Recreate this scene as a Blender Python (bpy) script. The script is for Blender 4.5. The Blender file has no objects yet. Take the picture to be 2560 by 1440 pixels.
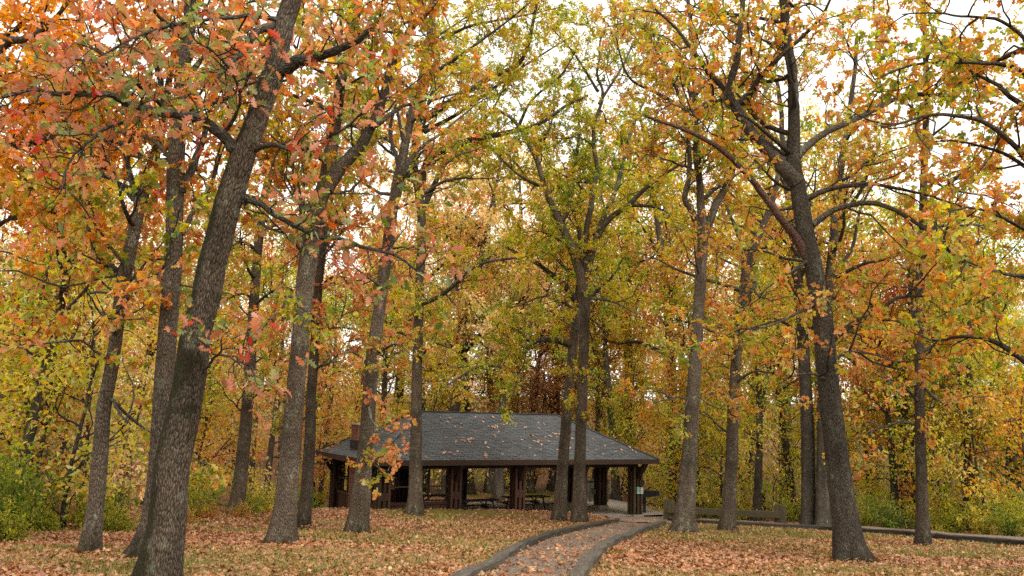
import bpy, math, random
import numpy as np
from mathutils import Matrix, Vector
R = math.radians
random.seed(7)
SC = bpy.context.scene
COL = SC.collection

# ------------------------------------------------------------------ camera
F_PX, PITCH, ROLL, CAMZ = 2200.0, 0.13813, 0.02778, 1.6
cp, sp, cr, sr = math.cos(PITCH), math.sin(PITCH), math.cos(ROLL), math.sin(ROLL)
FWD = np.array([0, cp, sp]); R0 = np.array([1., 0, 0]); U0 = np.array([0, -sp, cp])
RIGHT = cr*R0 + sr*U0; UP = -sr*R0 + cr*U0
cam_d = bpy.data.cameras.new('camera'); cam = bpy.data.objects.new('camera', cam_d); COL.objects.link(cam)
m = Matrix.Identity(4)
for i in range(3):
    m[i][0], m[i][1], m[i][2] = RIGHT[i], UP[i], -FWD[i]
m[2][3] = CAMZ
cam.matrix_world = m
cam_d.sensor_width = 36; cam_d.lens = 36*F_PX/2560; cam_d.clip_end = 2000; cam_d.clip_start = 0.05
SC.camera = cam

# ------------------------------------------------------------------ sky, sun, exposure (overcast)
SUN_EL, SUN_AZ = 52, 150          # sun high behind the camera and to its side
w = bpy.data.worlds.new('World'); SC.world = w; w.use_nodes = True
nt = w.node_tree; nt.nodes.clear()
sky = nt.nodes.new('ShaderNodeTexSky'); sky.sky_type = 'NISHITA'; sky.sun_disc = False
sky.sun_elevation = R(SUN_EL); sky.sun_rotation = R(SUN_AZ); sky.dust_density = 4; sky.air_density = 1
hs = nt.nodes.new('ShaderNodeHueSaturation'); hs.inputs['Saturation'].default_value = 0.1
mx = nt.nodes.new('ShaderNodeMix'); mx.data_type = 'RGBA'; mx.inputs[0].default_value = 0.7
mx.inputs[7].default_value = (9.6, 9.15, 8.5, 1)      # even cloud deck
bg = nt.nodes.new('ShaderNodeBackground'); bg.inputs[1].default_value = 0.12
wo = nt.nodes.new('ShaderNodeOutputWorld')
nt.links.new(sky.outputs[0], hs.inputs['Color']); nt.links.new(hs.outputs[0], mx.inputs[6])
nt.links.new(mx.outputs[2], bg.inputs[0]); nt.links.new(bg.outputs[0], wo.inputs[0])
sd = bpy.data.lights.new('sun', 'SUN'); sd.energy = 1.5; sd.angle = R(25); sd.color = (1, .96, .9)
so = bpy.data.objects.new('sun', sd); COL.objects.link(so)
az, el = R(SUN_AZ), R(SUN_EL)
sdir = Vector((math.sin(az)*math.cos(el), math.cos(az)*math.cos(el), math.sin(el)))
so.rotation_euler = sdir.to_track_quat('Z', 'Y').to_euler()
vs = SC.view_settings
vs.view_transform = 'Standard'; vs.look = 'None'; vs.gamma = 1; vs.use_curve_mapping = False
vs.exposure = 0.85
SC.render.engine = 'CYCLES'
cy = SC.cycles
cy.max_bounces = 9; cy.diffuse_bounces = 8; cy.glossy_bounces = 2; cy.transmission_bounces = 4; cy.transparent_max_bounces = 4
cy.caustics_reflective = False; cy.caustics_refractive = False
cy.use_denoising = False
cy.sample_clamp_indirect = 6

# ------------------------------------------------------------------ helpers
def at(px, py, D):
    d = FWD*F_PX + RIGHT*(px-1280) + UP*(720-py)
    return d*(D/d[1]) + np.array([0, 0, CAMZ])
def to_px(P):
    P = np.asarray(P, float) - np.array([0, 0, CAMZ])
    d = P@FWD
    d = np.where(np.abs(d) < 1e-6, 1e-6, d)
    return 1280+F_PX*(P@RIGHT)/d, 720-F_PX*(P@UP)/d, d
def hash3(x, y, z, s):
    v = np.sin(x*127.1+y*311.7+z*74.7+s*53.3)*43758.5453
    return v-np.floor(v)
def vnoise(x, y, z=0.0, s=0):
    x, y, z = np.broadcast_arrays(np.asarray(x, float), np.asarray(y, float), np.asarray(z, float))
    xi, yi, zi = np.floor(x), np.floor(y), np.floor(z)
    u, v, q = x-xi, y-yi, z-zi
    u, v, q = u*u*(3-2*u), v*v*(3-2*v), q*q*(3-2*q)
    o = 0
    for a in (0, 1):
        for b in (0, 1):
            for c in (0, 1):
                o = o + hash3(xi+a, yi+b, zi+c, s)*(u if a else 1-u)*(v if b else 1-v)*(q if c else 1-q)
    return o
def fbm(x, y, z=0.0, s=0, o=3):
    t, a, n = 0, 1, 0
    for i in range(o):
        t = t+a*vnoise(x*2**i, y*2**i, z*2**i, s+i*7); n += a; a *= .5
    return t/n
def nrm(v):
    return v/np.maximum(np.linalg.norm(v, axis=-1, keepdims=True), 1e-9)
def mesh(name, V, Fs, mat=None, smooth=False, attrs=None):
    """Fs: list of (n,k) index arrays."""
    me = bpy.data.meshes.new(name)
    V = np.asarray(V, np.float32)
    me.vertices.add(len(V)); me.vertices.foreach_set('co', V.ravel())
    Fs = [np.asarray(f, np.int32) for f in Fs if len(f)]
    lv = np.concatenate([f.ravel() for f in Fs])
    lt = np.concatenate([np.full(len(f), f.shape[1], np.int32) for f in Fs])
    ls = np.concatenate([[0], np.cumsum(lt)[:-1]]).astype(np.int32)
    me.loops.add(len(lv)); me.loops.foreach_set('vertex_index', lv)
    me.polygons.add(len(lt)); me.polygons.foreach_set('loop_start', ls); me.polygons.foreach_set('loop_total', lt)
    me.polygons.foreach_set('use_smooth', np.full(len(lt), smooth, bool))
    for k, a in (attrs or {}).items():
        a = np.asarray(a, np.float32)
        if a.ndim == 1:
            at_ = me.attributes.new(k, 'FLOAT', 'POINT'); at_.data.foreach_set('value', a)
        else:
            at_ = me.attributes.new(k, 'FLOAT_VECTOR', 'POINT'); at_.data.foreach_set('vector', a.ravel())
    me.update(calc_edges=True)
    if mat: me.materials.append(mat)
    return me
def obj(name, me, parent=None, loc=(0, 0, 0), rot=(0, 0, 0), scale=(1, 1, 1)):
    o = bpy.data.objects.new(name, me); COL.objects.link(o)
    o.location = loc; o.rotation_euler = rot; o.scale = scale
    if parent: o.parent = parent
    return o
def thing(name, label, cat, loc=(0, 0, 0), rotz=0, group=None):
    o = bpy.data.objects.new(name, None); COL.objects.link(o)
    o.empty_display_size = .2
    o.location = loc; o.rotation_euler = (0, 0, rotz); tag(o, label, cat, group)
    return o
def tag(o, label, cat, group=None, kind=None):
    o['label'] = label; o['category'] = cat
    if group: o['group'] = group
    if kind: o['kind'] = kind
    return o
BOXF = np.array([[0, 3, 2, 1], [4, 5, 6, 7], [0, 1, 5, 4], [1, 2, 6, 5], [2, 3, 7, 6], [3, 0, 4, 7]])
def boxv(x0, x1, y0, y1, z0, z1):
    return np.array([[x0, y0, z0], [x1, y0, z0], [x1, y1, z0], [x0, y1, z0], [x0, y0, z1], [x1, y0, z1], [x1, y1, z1], [x0, y1, z1]], float)
def box(name, b, mat, parent=None, **k):
    return obj(name, mesh(name, boxv(*b), [BOXF], mat), parent, **k)
def beam(name, p, q, w_, h_, mat, parent=None, up=(0, 0, 1)):
    p, q = np.array(p, float), np.array(q, float)
    t = nrm(q-p); s = np.cross(t, up)
    s = nrm(s) if np.linalg.norm(s) > 1e-4 else np.array([1., 0, 0])
    n = np.cross(s, t)
    V = [c+s*a*w_/2+n*b*h_/2 for c in (p, q) for a, b in ((-1, -1), (1, -1), (1, 1), (-1, 1))]
    return obj(name, mesh(name, np.array(V), [BOXF], mat), parent)
def catmull(P, n_per):
    P = np.asarray(P, float)
    if len(P) < 3:
        t = np.linspace(0, 1, n_per*(len(P)-1)+1)[:, None]
        return P[0]*(1-t)+P[-1]*t
    Q = np.vstack([2*P[0]-P[1], P, 2*P[-1]-P[-2]])
    out = []
    for i in range(1, len(Q)-2):
        a, b, c, d = Q[i-1], Q[i], Q[i+1], Q[i+2]
        for t in np.linspace(0, 1, n_per, endpoint=False):
            out.append(.5*((2*b)+(c-a)*t+(2*a-5*b+4*c-d)*t*t+(3*b-a-3*c+d)*t**3))
    out.append(P[-1])
    return np.array(out)

# ------------------------------------------------------------------ materials
def new_mat(name):
    m = bpy.data.materials.new(name); m.use_nodes = True
    n = m.node_tree.nodes; n.clear()
    o = n.new('ShaderNodeOutputMaterial')
    return m, m.node_tree, o
def N(t, kind, **inp):
    n = t.nodes.new('ShaderNode'+kind)
    for k, v in inp.items():
        key = k.replace('_', ' ')
        if key in n.inputs:
            if hasattr(v, 'is_output'): t.links.new(v, n.inputs[key])
            else: n.inputs[key].default_value = v
        else: setattr(n, k, v)
    return n
def ramp(t, fac, stops, interp='LINEAR'):
    r = t.nodes.new('ShaderNodeValToRGB'); r.color_ramp.interpolation = interp
    e = r.color_ramp.elements
    while len(e) < len(stops): e.new(.5)
    for i, (p, c) in enumerate(stops):
        e[i].position = p; e[i].color = (*c, 1) if len(c) == 3 else c
    t.links.new(fac, r.inputs[0])
    return r.outputs[0]
def mixc(t, fac, a, b, blend='MIX'):
    n = t.nodes.new('ShaderNodeMix'); n.data_type = 'RGBA'; n.blend_type = blend
    for s, v in ((0, fac), (6, a), (7, b)):
        if hasattr(v, 'is_output'): t.links.new(v, n.inputs[s])
        else: n.inputs[s].default_value = (*v, 1) if isinstance(v, tuple) and len(v) == 3 else v
    return n.outputs[2]
def attr(t, name):
    return N(t, 'Attribute', attribute_name=name)
def mapv(t, vec, scale):
    n = N(t, 'Mapping'); t.links.new(vec, n.inputs[0]); n.inputs['Scale'].default_value = scale
    return n.outputs[0]
def finish(t, o, col, rough=.8, bump=None, bstr=.5, bdist=.02, spec=.3):
    b = t.nodes.new('ShaderNodeBsdfPrincipled')
    if hasattr(col, 'is_output'): t.links.new(col, b.inputs['Base Color'])
    else: b.inputs['Base Color'].default_value = (*col, 1)
    b.inputs['Roughness'].default_value = rough
    b.inputs['Specular IOR Level'].default_value = spec
    if bump is not None:
        bn = t.nodes.new('ShaderNodeBump'); bn.inputs['Strength'].default_value = bstr; bn.inputs['Distance'].default_value = bdist
        t.links.new(bump, bn.inputs['Height']); t.links.new(bn.outputs[0], b.inputs['Normal'])
    t.links.new(b.outputs[0], o.inputs[0])
    return b

def bark_mat(name, ridge, fissure, moss=.35, lichen=.75, scale=50.0):
    m, t, o = new_mat(name)
    a = attr(t, 'bco')
    v1 = mapv(t, a.outputs['Vector'], (scale, scale, scale*.26))
    wob = N(t, 'TexNoise', Vector=v1, Scale=.9, Detail=3.0)
    vv = mixc(t, .25, v1, wob.outputs['Color'], 'ADD')
    vo = N(t, 'TexVoronoi', Vector=vv, Scale=1.0, feature='DISTANCE_TO_EDGE')
    nz = N(t, 'TexNoise', Vector=v1, Scale=2.2, Detail=6.0, Roughness=.7)
    h = N(t, 'Math', operation='MULTIPLY_ADD'); t.links.new(vo.outputs['Distance'], h.inputs[0]); h.inputs[1].default_value = 1.6
    t.links.new(nz.outputs[0], h.inputs[2])
    col = ramp(t, h.outputs[0], [(.46, fissure), (.58, tuple(x*.5 for x in ridge)), (.78, ridge), (1.0, tuple(min(1, x*1.4) for x in ridge))])
    big = N(t, 'TexNoise', Vector=mapv(t, a.outputs['Vector'], (3, 3, 1.1)), Scale=1.3, Detail=5.0, Roughness=.65)
    lf = ramp(t, big.outputs[0], [(.44, (0, 0, 0)), (.60, (1, 1, 1))])
    lic = N(t, 'TexNoise', Vector=mapv(t, a.outputs['Vector'], (9, 9, 6)), Scale=1.0, Detail=8.0, Roughness=.75)
    lm = ramp(t, lic.outputs[0], [(.52, (0, 0, 0)), (.62, (1, 1, 1))])
    lx = N(t, 'Math', operation='MULTIPLY'); t.links.new(lf, lx.inputs[0]); t.links.new(lm, lx.inputs[1])
    lx2 = N(t, 'Math', operation='MULTIPLY'); t.links.new(lx.outputs[0], lx2.inputs[0]); lx2.inputs[1].default_value = lichen
    col = mixc(t, lx2.outputs[0], col, (.26, .30, .21))
    oi = N(t, 'ObjectInfo')
    vr = N(t, 'MapRange'); t.links.new(oi.outputs['Random'], vr.inputs[0]); vr.inputs[3].default_value = .72; vr.inputs[4].default_value = 1.25
    bz = N(t, 'TexNoise', Vector=mapv(t, a.outputs['Vector'], (1.5, 1.5, .7)), Scale=1.0, Detail=3.0, Roughness=.6)
    vb = N(t, 'MapRange'); t.links.new(bz.outputs[0], vb.inputs[0]); vb.inputs[1].default_value = .3; vb.inputs[2].default_value = .7; vb.inputs[3].default_value = .55; vb.inputs[4].default_value = 1.4
    vm = N(t, 'Math', operation='MULTIPLY'); t.links.new(vr.outputs[0], vm.inputs[0]); t.links.new(vb.outputs[0], vm.inputs[1])
    hv = N(t, 'HueSaturation', Color=col); t.links.new(vm.outputs[0], hv.inputs['Value']); col = hv.outputs[0]
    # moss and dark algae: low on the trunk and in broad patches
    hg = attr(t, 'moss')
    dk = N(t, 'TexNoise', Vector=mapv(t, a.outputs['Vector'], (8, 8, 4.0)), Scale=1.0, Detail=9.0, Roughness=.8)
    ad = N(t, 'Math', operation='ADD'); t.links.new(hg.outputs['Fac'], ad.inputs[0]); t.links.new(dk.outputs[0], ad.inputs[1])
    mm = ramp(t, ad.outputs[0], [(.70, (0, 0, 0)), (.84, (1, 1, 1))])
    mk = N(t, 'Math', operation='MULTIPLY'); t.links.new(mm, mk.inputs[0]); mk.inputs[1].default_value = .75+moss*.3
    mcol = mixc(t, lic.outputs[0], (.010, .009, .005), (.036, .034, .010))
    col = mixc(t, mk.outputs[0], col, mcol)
    finish(t, o, col, .92, h.outputs[0], .9, .03, .15)
    return m
BARK = bark_mat('oak_bark', (.150, .112, .078), (.009, .006, .004))
BARK_D = bark_mat('dark_bark', (.11, .087, .065), (.007, .005, .004), moss=.5, lichen=.55)
BARK_F = bark_mat('far_bark', (.10, .078, .058), (.014, .010, .007), moss=.3, lichen=.5, scale=40.0)
BARK_L = bark_mat('lichened_limb_bark', (.125, .11, .085), (.014, .011, .008), moss=.4, lichen=1.0)
BARK_RED = bark_mat('dead_limb_bark', (.18, .105, .075), (.03, .018, .012), moss=.4, lichen=.1)

def leaf_mat(name, stops, under=1.25, trans=.38):
    m, t, o = new_mat(name)
    a = attr(t, 'rnd')
    sx = N(t, 'SeparateXYZ', Vector=a.outputs['Vector'])
    oi = N(t, 'ObjectInfo')
    ph = N(t, 'Math', operation='MULTIPLY_ADD'); t.links.new(oi.outputs['Random'], ph.inputs[0]); ph.inputs[1].default_value = .16
    t.links.new(sx.outputs[0], ph.inputs[2])
    sb = N(t, 'Math', operation='SUBTRACT'); t.links.new(ph.outputs[0], sb.inputs[0]); sb.inputs[1].default_value = .08
    sb.use_clamp = True
    n = len(stops)
    col = ramp(t, sb.outputs[0], [(i/(n-1), c) for i, c in enumerate(stops)])
    br = N(t, 'MapRange'); t.links.new(sx.outputs[1], br.inputs[0]); br.inputs[3].default_value = .72; br.inputs[4].default_value = 1.42
    h = N(t, 'HueSaturation', Color=col, Saturation=.99); t.links.new(br.outputs[0], h.inputs['Value'])
    geo = N(t, 'NewGeometry')
    uc = N(t, 'HueSaturation', Color=h.outputs[0], Saturation=.88 if trans < .2 else .84, Value=under)
    c2 = mixc(t, geo.outputs['Backfacing'], h.outputs[0], uc.outputs[0])
    p = t.nodes.new('ShaderNodeBsdfPrincipled'); t.links.new(c2, p.inputs['Base Color'])
    p.inputs['Roughness'].default_value = .5; p.inputs['Specular IOR Level'].default_value = .4
    tr = N(t, 'BsdfTranslucent'); tc = N(t, 'HueSaturation', Color=h.outputs[0], Saturation=1.12, Value=1.75); t.links.new(tc.outputs[0], tr.inputs[0])
    mxs = N(t, 'MixShader'); mxs.inputs[0].default_value = trans
    t.links.new(p.outputs[0], mxs.inputs[1]); t.links.new(tr.outputs[0], mxs.inputs[2]); t.links.new(mxs.outputs[0], o.inputs[0])
    return m
PAL = dict(
    red=[(.38, .022, .010), (.40, .08, .03), (.42, .14, .065), (.46, .22, .12), (.38, .12, .04), (.42, .18, .09), (.26, .21, .055), (.23, .26, .11), (.16, .20, .05), (.08, .11, .02)],
    gold=[(.38, .11, .008), (.52, .21, .010), (.58, .27, .012), (.54, .23, .012), (.44, .28, .02), (.24, .24, .02)],
    peach=[(.36, .08, .02), (.44, .16, .05), (.50, .25, .11), (.46, .19, .055), (.40, .28, .05), (.28, .29, .045), (.16, .21, .03)],
    green=[(.11, .16, .014), (.19, .24, .02), (.30, .33, .025), (.41, .39, .03), (.52, .36, .035), (.46, .19, .03), (.29, .32, .025)],
    mixed=[(.12, .17, .02), (.23, .27, .03), (.36, .35, .04), (.48, .28, .045), (.42, .14, .03), (.48, .26, .10), (.24, .28, .035)],
    russet=[(.16, .06, .03), (.26, .10, .045), (.34, .16, .08), (.28, .12, .05), (.42, .22, .10), (.32, .21, .06)],
    yellow=[(.14, .19, .02), (.24, .28, .03), (.38, .38, .045), (.52, .42, .05), (.50, .30, .05), (.42, .42, .12), (.21, .27, .03)],
    pale=[(.34, .38, .09), (.48, .44, .13), (.58, .42, .18), (.60, .38, .20), (.42, .42, .14), (.60, .34, .16), (.28, .34, .08)],
    shrub=[(.035, .075, .010), (.065, .12, .014), (.11, .165, .018), (.18, .22, .018), (.27, .27, .02), (.07, .12, .016)],
    lime=[(.13, .17, .010), (.22, .24, .012), (.32, .30, .014), (.20, .22, .012), (.36, .28, .018)],
    litter=[(.05, .018, .007), (.14, .048, .015), (.25, .095, .028), (.34, .160, .052), (.30, .075, .014), (.41, .235, .095), (.19, .060, .017), (.22, .15, .03)],
    roofleaf=[(.46, .27, .16), (.56, .36, .23), (.50, .31, .19), (.30, .12, .07), (.54, .38, .25)],
    grass=[(.09, .088, .012), (.14, .125, .018), (.20, .165, .028), (.26, .20, .045), (.12, .125, .016)],
    cedar=[(.035, .06, .012), (.06, .09, .015), (.09, .12, .02)],
)
LM = {k: leaf_mat('leaf_'+k, v, under=1.1 if k in ('litter', 'grass', 'roofleaf') else 1.25, trans=.10 if k in ('litter', 'roofleaf', 'grass') else .55) for k, v in PAL.items()}

def wood_mat(name, c1, c2, scale=(30, 30, 2.5), rough=.75, worn=None):
    m, t, o = new_mat(name)
    tc = N(t, 'TexCoord')
    n1 = N(t, 'TexNoise', Vector=mapv(t, tc.outputs['Object'], scale), Scale=1.0, Detail=5.0, Roughness=.6)
    n2 = N(t, 'TexNoise', Vector=tc.outputs['Object'], Scale=1.7, Detail=4.0)
    oi = N(t, 'ObjectInfo')
    c = ramp(t, n1.outputs[0], [(.3, c1), (.7, c2)])
    h = N(t, 'HueSaturation', Color=c)
    mr = N(t, 'MapRange'); t.links.new(oi.outputs['Random'], mr.inputs[0]); mr.inputs[3].default_value = .7; mr.inputs[4].default_value = 1.3
    t.links.new(mr.outputs[0], h.inputs['Value'])
    c = h.outputs[0]
    if worn:
        c = mixc(t, ramp(t, n2.outputs[0], [(.48, (0, 0, 0)), (.66, (1, 1, 1))]), c, worn)
    finish(t, o, c, rough, n1.outputs[0], .5, .01)
    return m
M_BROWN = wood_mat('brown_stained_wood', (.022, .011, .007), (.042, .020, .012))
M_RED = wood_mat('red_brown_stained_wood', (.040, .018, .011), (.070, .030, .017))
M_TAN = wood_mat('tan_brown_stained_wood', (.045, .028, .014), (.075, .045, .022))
M_FASCIA = wood_mat('fascia_wood', (.030, .016, .009), (.055, .030, .016), (2.5, 30, 30))
M_TABLE = wood_mat('dark_table_wood', (.020, .016, .012), (.040, .032, .022), (2.5, 30, 30))
M_GREYWOOD = wood_mat('weathered_mossy_wood', (.055, .042, .022), (.125, .098, .055), (2.0, 26, 26), worn=(.07, .065, .02))
M_GREYPOST = wood_mat('weathered_mossy_post', (.06, .046, .024), (.13, .10, .052), (26, 26, 2.0), worn=(.07, .07, .02))
M_SCREEN = wood_mat('grey_screen_boards', (.055, .045, .032), (.10, .085, .062), (24, 24, 2), worn=(.05, .06, .03))
def timber_mat(name, k=1.0):
    m, t, o = new_mat(name)
    a = attr(t, 'bco')
    n1 = N(t, 'TexNoise', Vector=mapv(t, a.outputs['Vector'], (40, 40, 2.5)), Scale=1.0, Detail=6.0, Roughness=.65)
    n2 = N(t, 'TexNoise', Vector=mapv(t, a.outputs['Vector'], (6, 6, 1.5)), Scale=1.0, Detail=5.0)
    c = ramp(t, n1.outputs[0], [(.25, (.022*k, .019*k, .015*k)), (.55, (.072*k, .062*k, .050*k)), (.8, (.13*k, .115*k, .095*k))])
    c = mixc(t, ramp(t, n2.outputs[0], [(.5, (0, 0, 0)), (.7, (.6, .6, .6))]), c, (.075*k, .065*k, .030*k))
    finish(t, o, c, .9, n1.outputs[0], .8, .02, .2)
    return m
M_TIMBER = timber_mat('weathered_timber', 1.45)
M_TIMBER_D = timber_mat('dark_timber', .8)
def plain(name, c, rough=.6, metal=0, nscale=20, var=.25):
    m, t, o = new_mat(name)
    tc = N(t, 'TexCoord')
    n1 = N(t, 'TexNoise', Vector=tc.outputs['Object'], Scale=float(nscale), Detail=5.0)
    col = ramp(t, n1.outputs[0], [(.3, tuple(x*(1-var) for x in c)), (.7, tuple(min(1, x*(1+var)) for x in c))])
    b = finish(t, o, col, rough, n1.outputs[0], .2, .01); b.inputs['Metallic'].default_value = metal
    return m
M_CONC = plain('concrete', (.30, .26, .215), .9)
M_FOUNT = plain('tan_concrete', (.28, .22, .16), .9, nscale=40)
M_GRILL = plain('black_iron', (.018, .017, .018), .6, .3, 12)
M_METAL = plain('dull_metal', (.30, .30, .31), .4, .8)
M_PAPER = plain('white_paper', (.42, .45, .41), .7, 0, 10, .1)
M_GREEN = plain('green_print', (.10, .30, .19), .7, 0, 30, .15)
M_BOXM = plain('brown_metal', (.035, .024, .014), .5, .2)
M_FLASH = plain('dark_flashing', (.018, .02, .022), .6, .3)
M_MORTAR = plain('mortar', (.20, .15, .12), .95, 0, 60)
M_SOFFIT = plain('dark_soffit_boards', (.018, .011, .008), .8)
m, t, o = new_mat('red_brick')
oi = N(t, 'ObjectInfo'); tc = N(t, 'TexCoord')
nz = N(t, 'TexNoise', Vector=tc.outputs['Object'], Scale=30.0, Detail=4.0)
c = ramp(t, oi.outputs['Random'], [(0, (.15, .055, .035)), (.5, (.21, .08, .05)), (1, (.27, .115, .075))])
c = mixc(t, .3, c, ramp(t, nz.outputs[0], [(.3, (.06, .03, .02)), (.7, (.30, .16, .11))]))
finish(t, o, c, .9, nz.outputs[0], .4, .01); M_BRICK = m
m, t, o = new_mat('slate_grey_shingle')
oi = N(t, 'ObjectInfo'); a = attr(t, 'rnd'); tc = N(t, 'TexCoord'); geo = N(t, 'NewGeometry')
sx = N(t, 'SeparateXYZ', Vector=a.outputs['Vector'])
ad = N(t, 'Math', operation='ADD'); t.links.new(oi.outputs['Random'], ad.inputs[0]); t.links.new(sx.outputs[0], ad.inputs[1])
fr = N(t, 'Math', operation='FRACT'); t.links.new(ad.outputs[0], fr.inputs[0])
nz = N(t, 'TexNoise', Vector=geo.outputs['Position'], Scale=55.0, Detail=3.0)
n2 = N(t, 'TexNoise', Vector=geo.outputs['Position'], Scale=.9, Detail=4.0)
c = ramp(t, fr.outputs[0], [(0, (.048, .050, .052)), (.5, (.070, .072, .074)), (1, (.096, .099, .100))])
c = mixc(t, .35, c, ramp(t, nz.outputs[0], [(.35, (.025, .027, .03)), (.65, (.11, .115, .12))]))
c = mixc(t, ramp(t, n2.outputs[0], [(.45, (0, 0, 0)), (.7, (.6, .6, .6))]), c, (.045, .047, .042))
finish(t, o, c, .85, nz.outputs[0], .4, .01, .4); M_SHINGLE = m
# ground
m, t, o = new_mat('forest_floor')
geo = N(t, 'NewGeometry'); gp = geo.outputs['Position']
vo = N(t, 'TexVoronoi', Vector=gp, Scale=9.0); vo2 = N(t, 'TexVoronoi', Vector=gp, Scale=14.0)
sx = N(t, 'SeparateColor', Color=vo.outputs['Color'])
lc = ramp(t, sx.outputs[0], [(0, (.04, .018, .009)), (.3, (.10, .040, .016)), (.55, (.16, .072, .028)), (.8, (.21, .11, .048)), (1, (.14, .045, .015))])
sx2 = N(t, 'SeparateColor', Color=vo2.outputs['Color'])
lc2 = ramp(t, sx2.outputs[0], [(0, (.04, .022, .012)), (.5, (.12, .058, .028)), (1, (.22, .125, .07))])
lit = mixc(t, ramp(t, sx2.outputs[1], [(.45, (0, 0, 0)), (.5, (1, 1, 1))]), lc, lc2)
ng = N(t, 'TexNoise', Vector=gp, Scale=7.0, Detail=8.0, Roughness=.75)
gr = ramp(t, ng.outputs[0], [(.3, (.035, .026, .009)), (.5, (.10, .082, .014)), (.7, (.17, .13, .028))])
ga = attr(t, 'grass')
adg = N(t, 'Math', operation='MULTIPLY_ADD'); t.links.new(ng.outputs[0], adg.inputs[0]); adg.inputs[1].default_value = .5; t.links.new(ga.outputs['Fac'], adg.inputs[2])
mk = ramp(t, adg.outputs[0], [(.62, (0, 0, 0)), (.85, (1, 1, 1))])
c = mixc(t, mk, lit, gr)
finish(t, o, c, .95, ng.outputs[0], .8, .05, .1); M_GROUND = m
m, t, o = new_mat('pinkish_gravel')
geo = N(t, 'NewGeometry'); gp = geo.outputs['Position']
vo = N(t, 'TexVoronoi', Vector=gp, Scale=42.0)
sx = N(t, 'SeparateColor', Color=vo.outputs['Color'])
c = ramp(t, sx.outputs[0], [(0, (.10, .073, .052)), (.5, (.20, .15, .112)), (1, (.30, .235, .185))])
n2 = N(t, 'TexNoise', Vector=gp, Scale=1.2, Detail=6.0)
c = mixc(t, ramp(t, n2.outputs[0], [(.4, (0, 0, 0)), (.7, (.55, .55, .55))]), c, (.11, .075, .05))
finish(t, o, c, .95, vo.outputs['Distance'], .9, .02, .2); M_GRAVEL = m

# ------------------------------------------------------------------ terrain
PL, PW, PRISE, PYAW = 14.66, 7.30, 1.98, 0.5192
PX, PY, ZE = -5.40, 36.0, CAMZ-2.139
SLAB = ZE-2.70
pc, ps = math.cos(PYAW), math.sin(PYAW)
def pav_local(x, y):
    dx, dy = x-PX, y-PY
    return dx*pc+dy*ps, -dx*ps+dy*pc
def pav_world(u, v, z=0):
    return np.array([PX+u*pc-v*ps, PY+u*ps+v*pc, SLAB+z])
def sstep(a, b, x):
    q = np.clip((x-a)/(b-a), 0, 1); return q*q*(3-2*q)
def ground(x, y):
    x, y = np.asarray(x, float), np.asarray(y, float)
    h = np.maximum(1.13+.087*np.minimum(y, 46), 1.5)
    h = h-np.clip(y-66, 0, 90)*.085
    z = CAMZ-h
    u, v = pav_local(x, y)
    z = z+.24*np.exp(-((v+1.2)/2.6)**2)*sstep(-6, -1, u)*(1-sstep(7.5, 11.5, u))
    z = z+.10*(fbm(x*.35, y*.35, 0, 3)-.5)*sstep(5, 12, y)+.05*(fbm(x*1.3, y*1.3, 0, 5)-.5)
    z = z+sstep(18, 34, np.abs(x))*.5*(fbm(x*.08, y*.08, 0, 9)-.2)
    inside = sstep(.35, .75, v)*(1-sstep(PW+1.0, PW+4, v))*sstep(-.2, .6, u)*(1-sstep(PL+2.4, PL+3.6, u))
    return z*(1-inside)+np.minimum(z, SLAB-.12)*inside
def grassmask(x, y):
    g = fbm(x*.33, y*.42, 0, 21, 4)
    return np.clip((g-.5)*4.5+.55 - .35*sstep(22, 34, y)*(1-sstep(-4, 2, x)*.3) - .5*sstep(-3, -7, x)*sstep(9, 14, y), 0, 1)
def axis(a, b, s, lo, hi):
    o = [np.arange(a, b+1e-6, s)]
    p, st = a, s
    L = []
    while p > lo: st *= 1.35; p -= st; L.append(p)
    p, st = b, s
    H = []
    while p < hi: st *= 1.35; p += st; H.append(p)
    return np.concatenate([L[::-1], o[0], H])
gx = axis(-24, 26, .3, -420, 420); gy = axis(5, 50, .3, -60, 620)
GX, GY = np.meshgrid(gx, gy)
GZ = ground(GX, GY)
V = np.stack([GX, GY, GZ], -1).reshape(-1, 3)
nx = len(gx)
ii = (np.arange(len(gy)-1)[:, None]*nx+np.arange(nx-1)[None]).ravel()
gm = mesh('ground', V, [np.stack([ii, ii+1, ii+1+nx, ii+nx], 1)], M_GROUND, True, {'grass': grassmask(GX, GY).ravel()})
o = obj('ground', gm); o['kind'] = 'structure'

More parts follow.
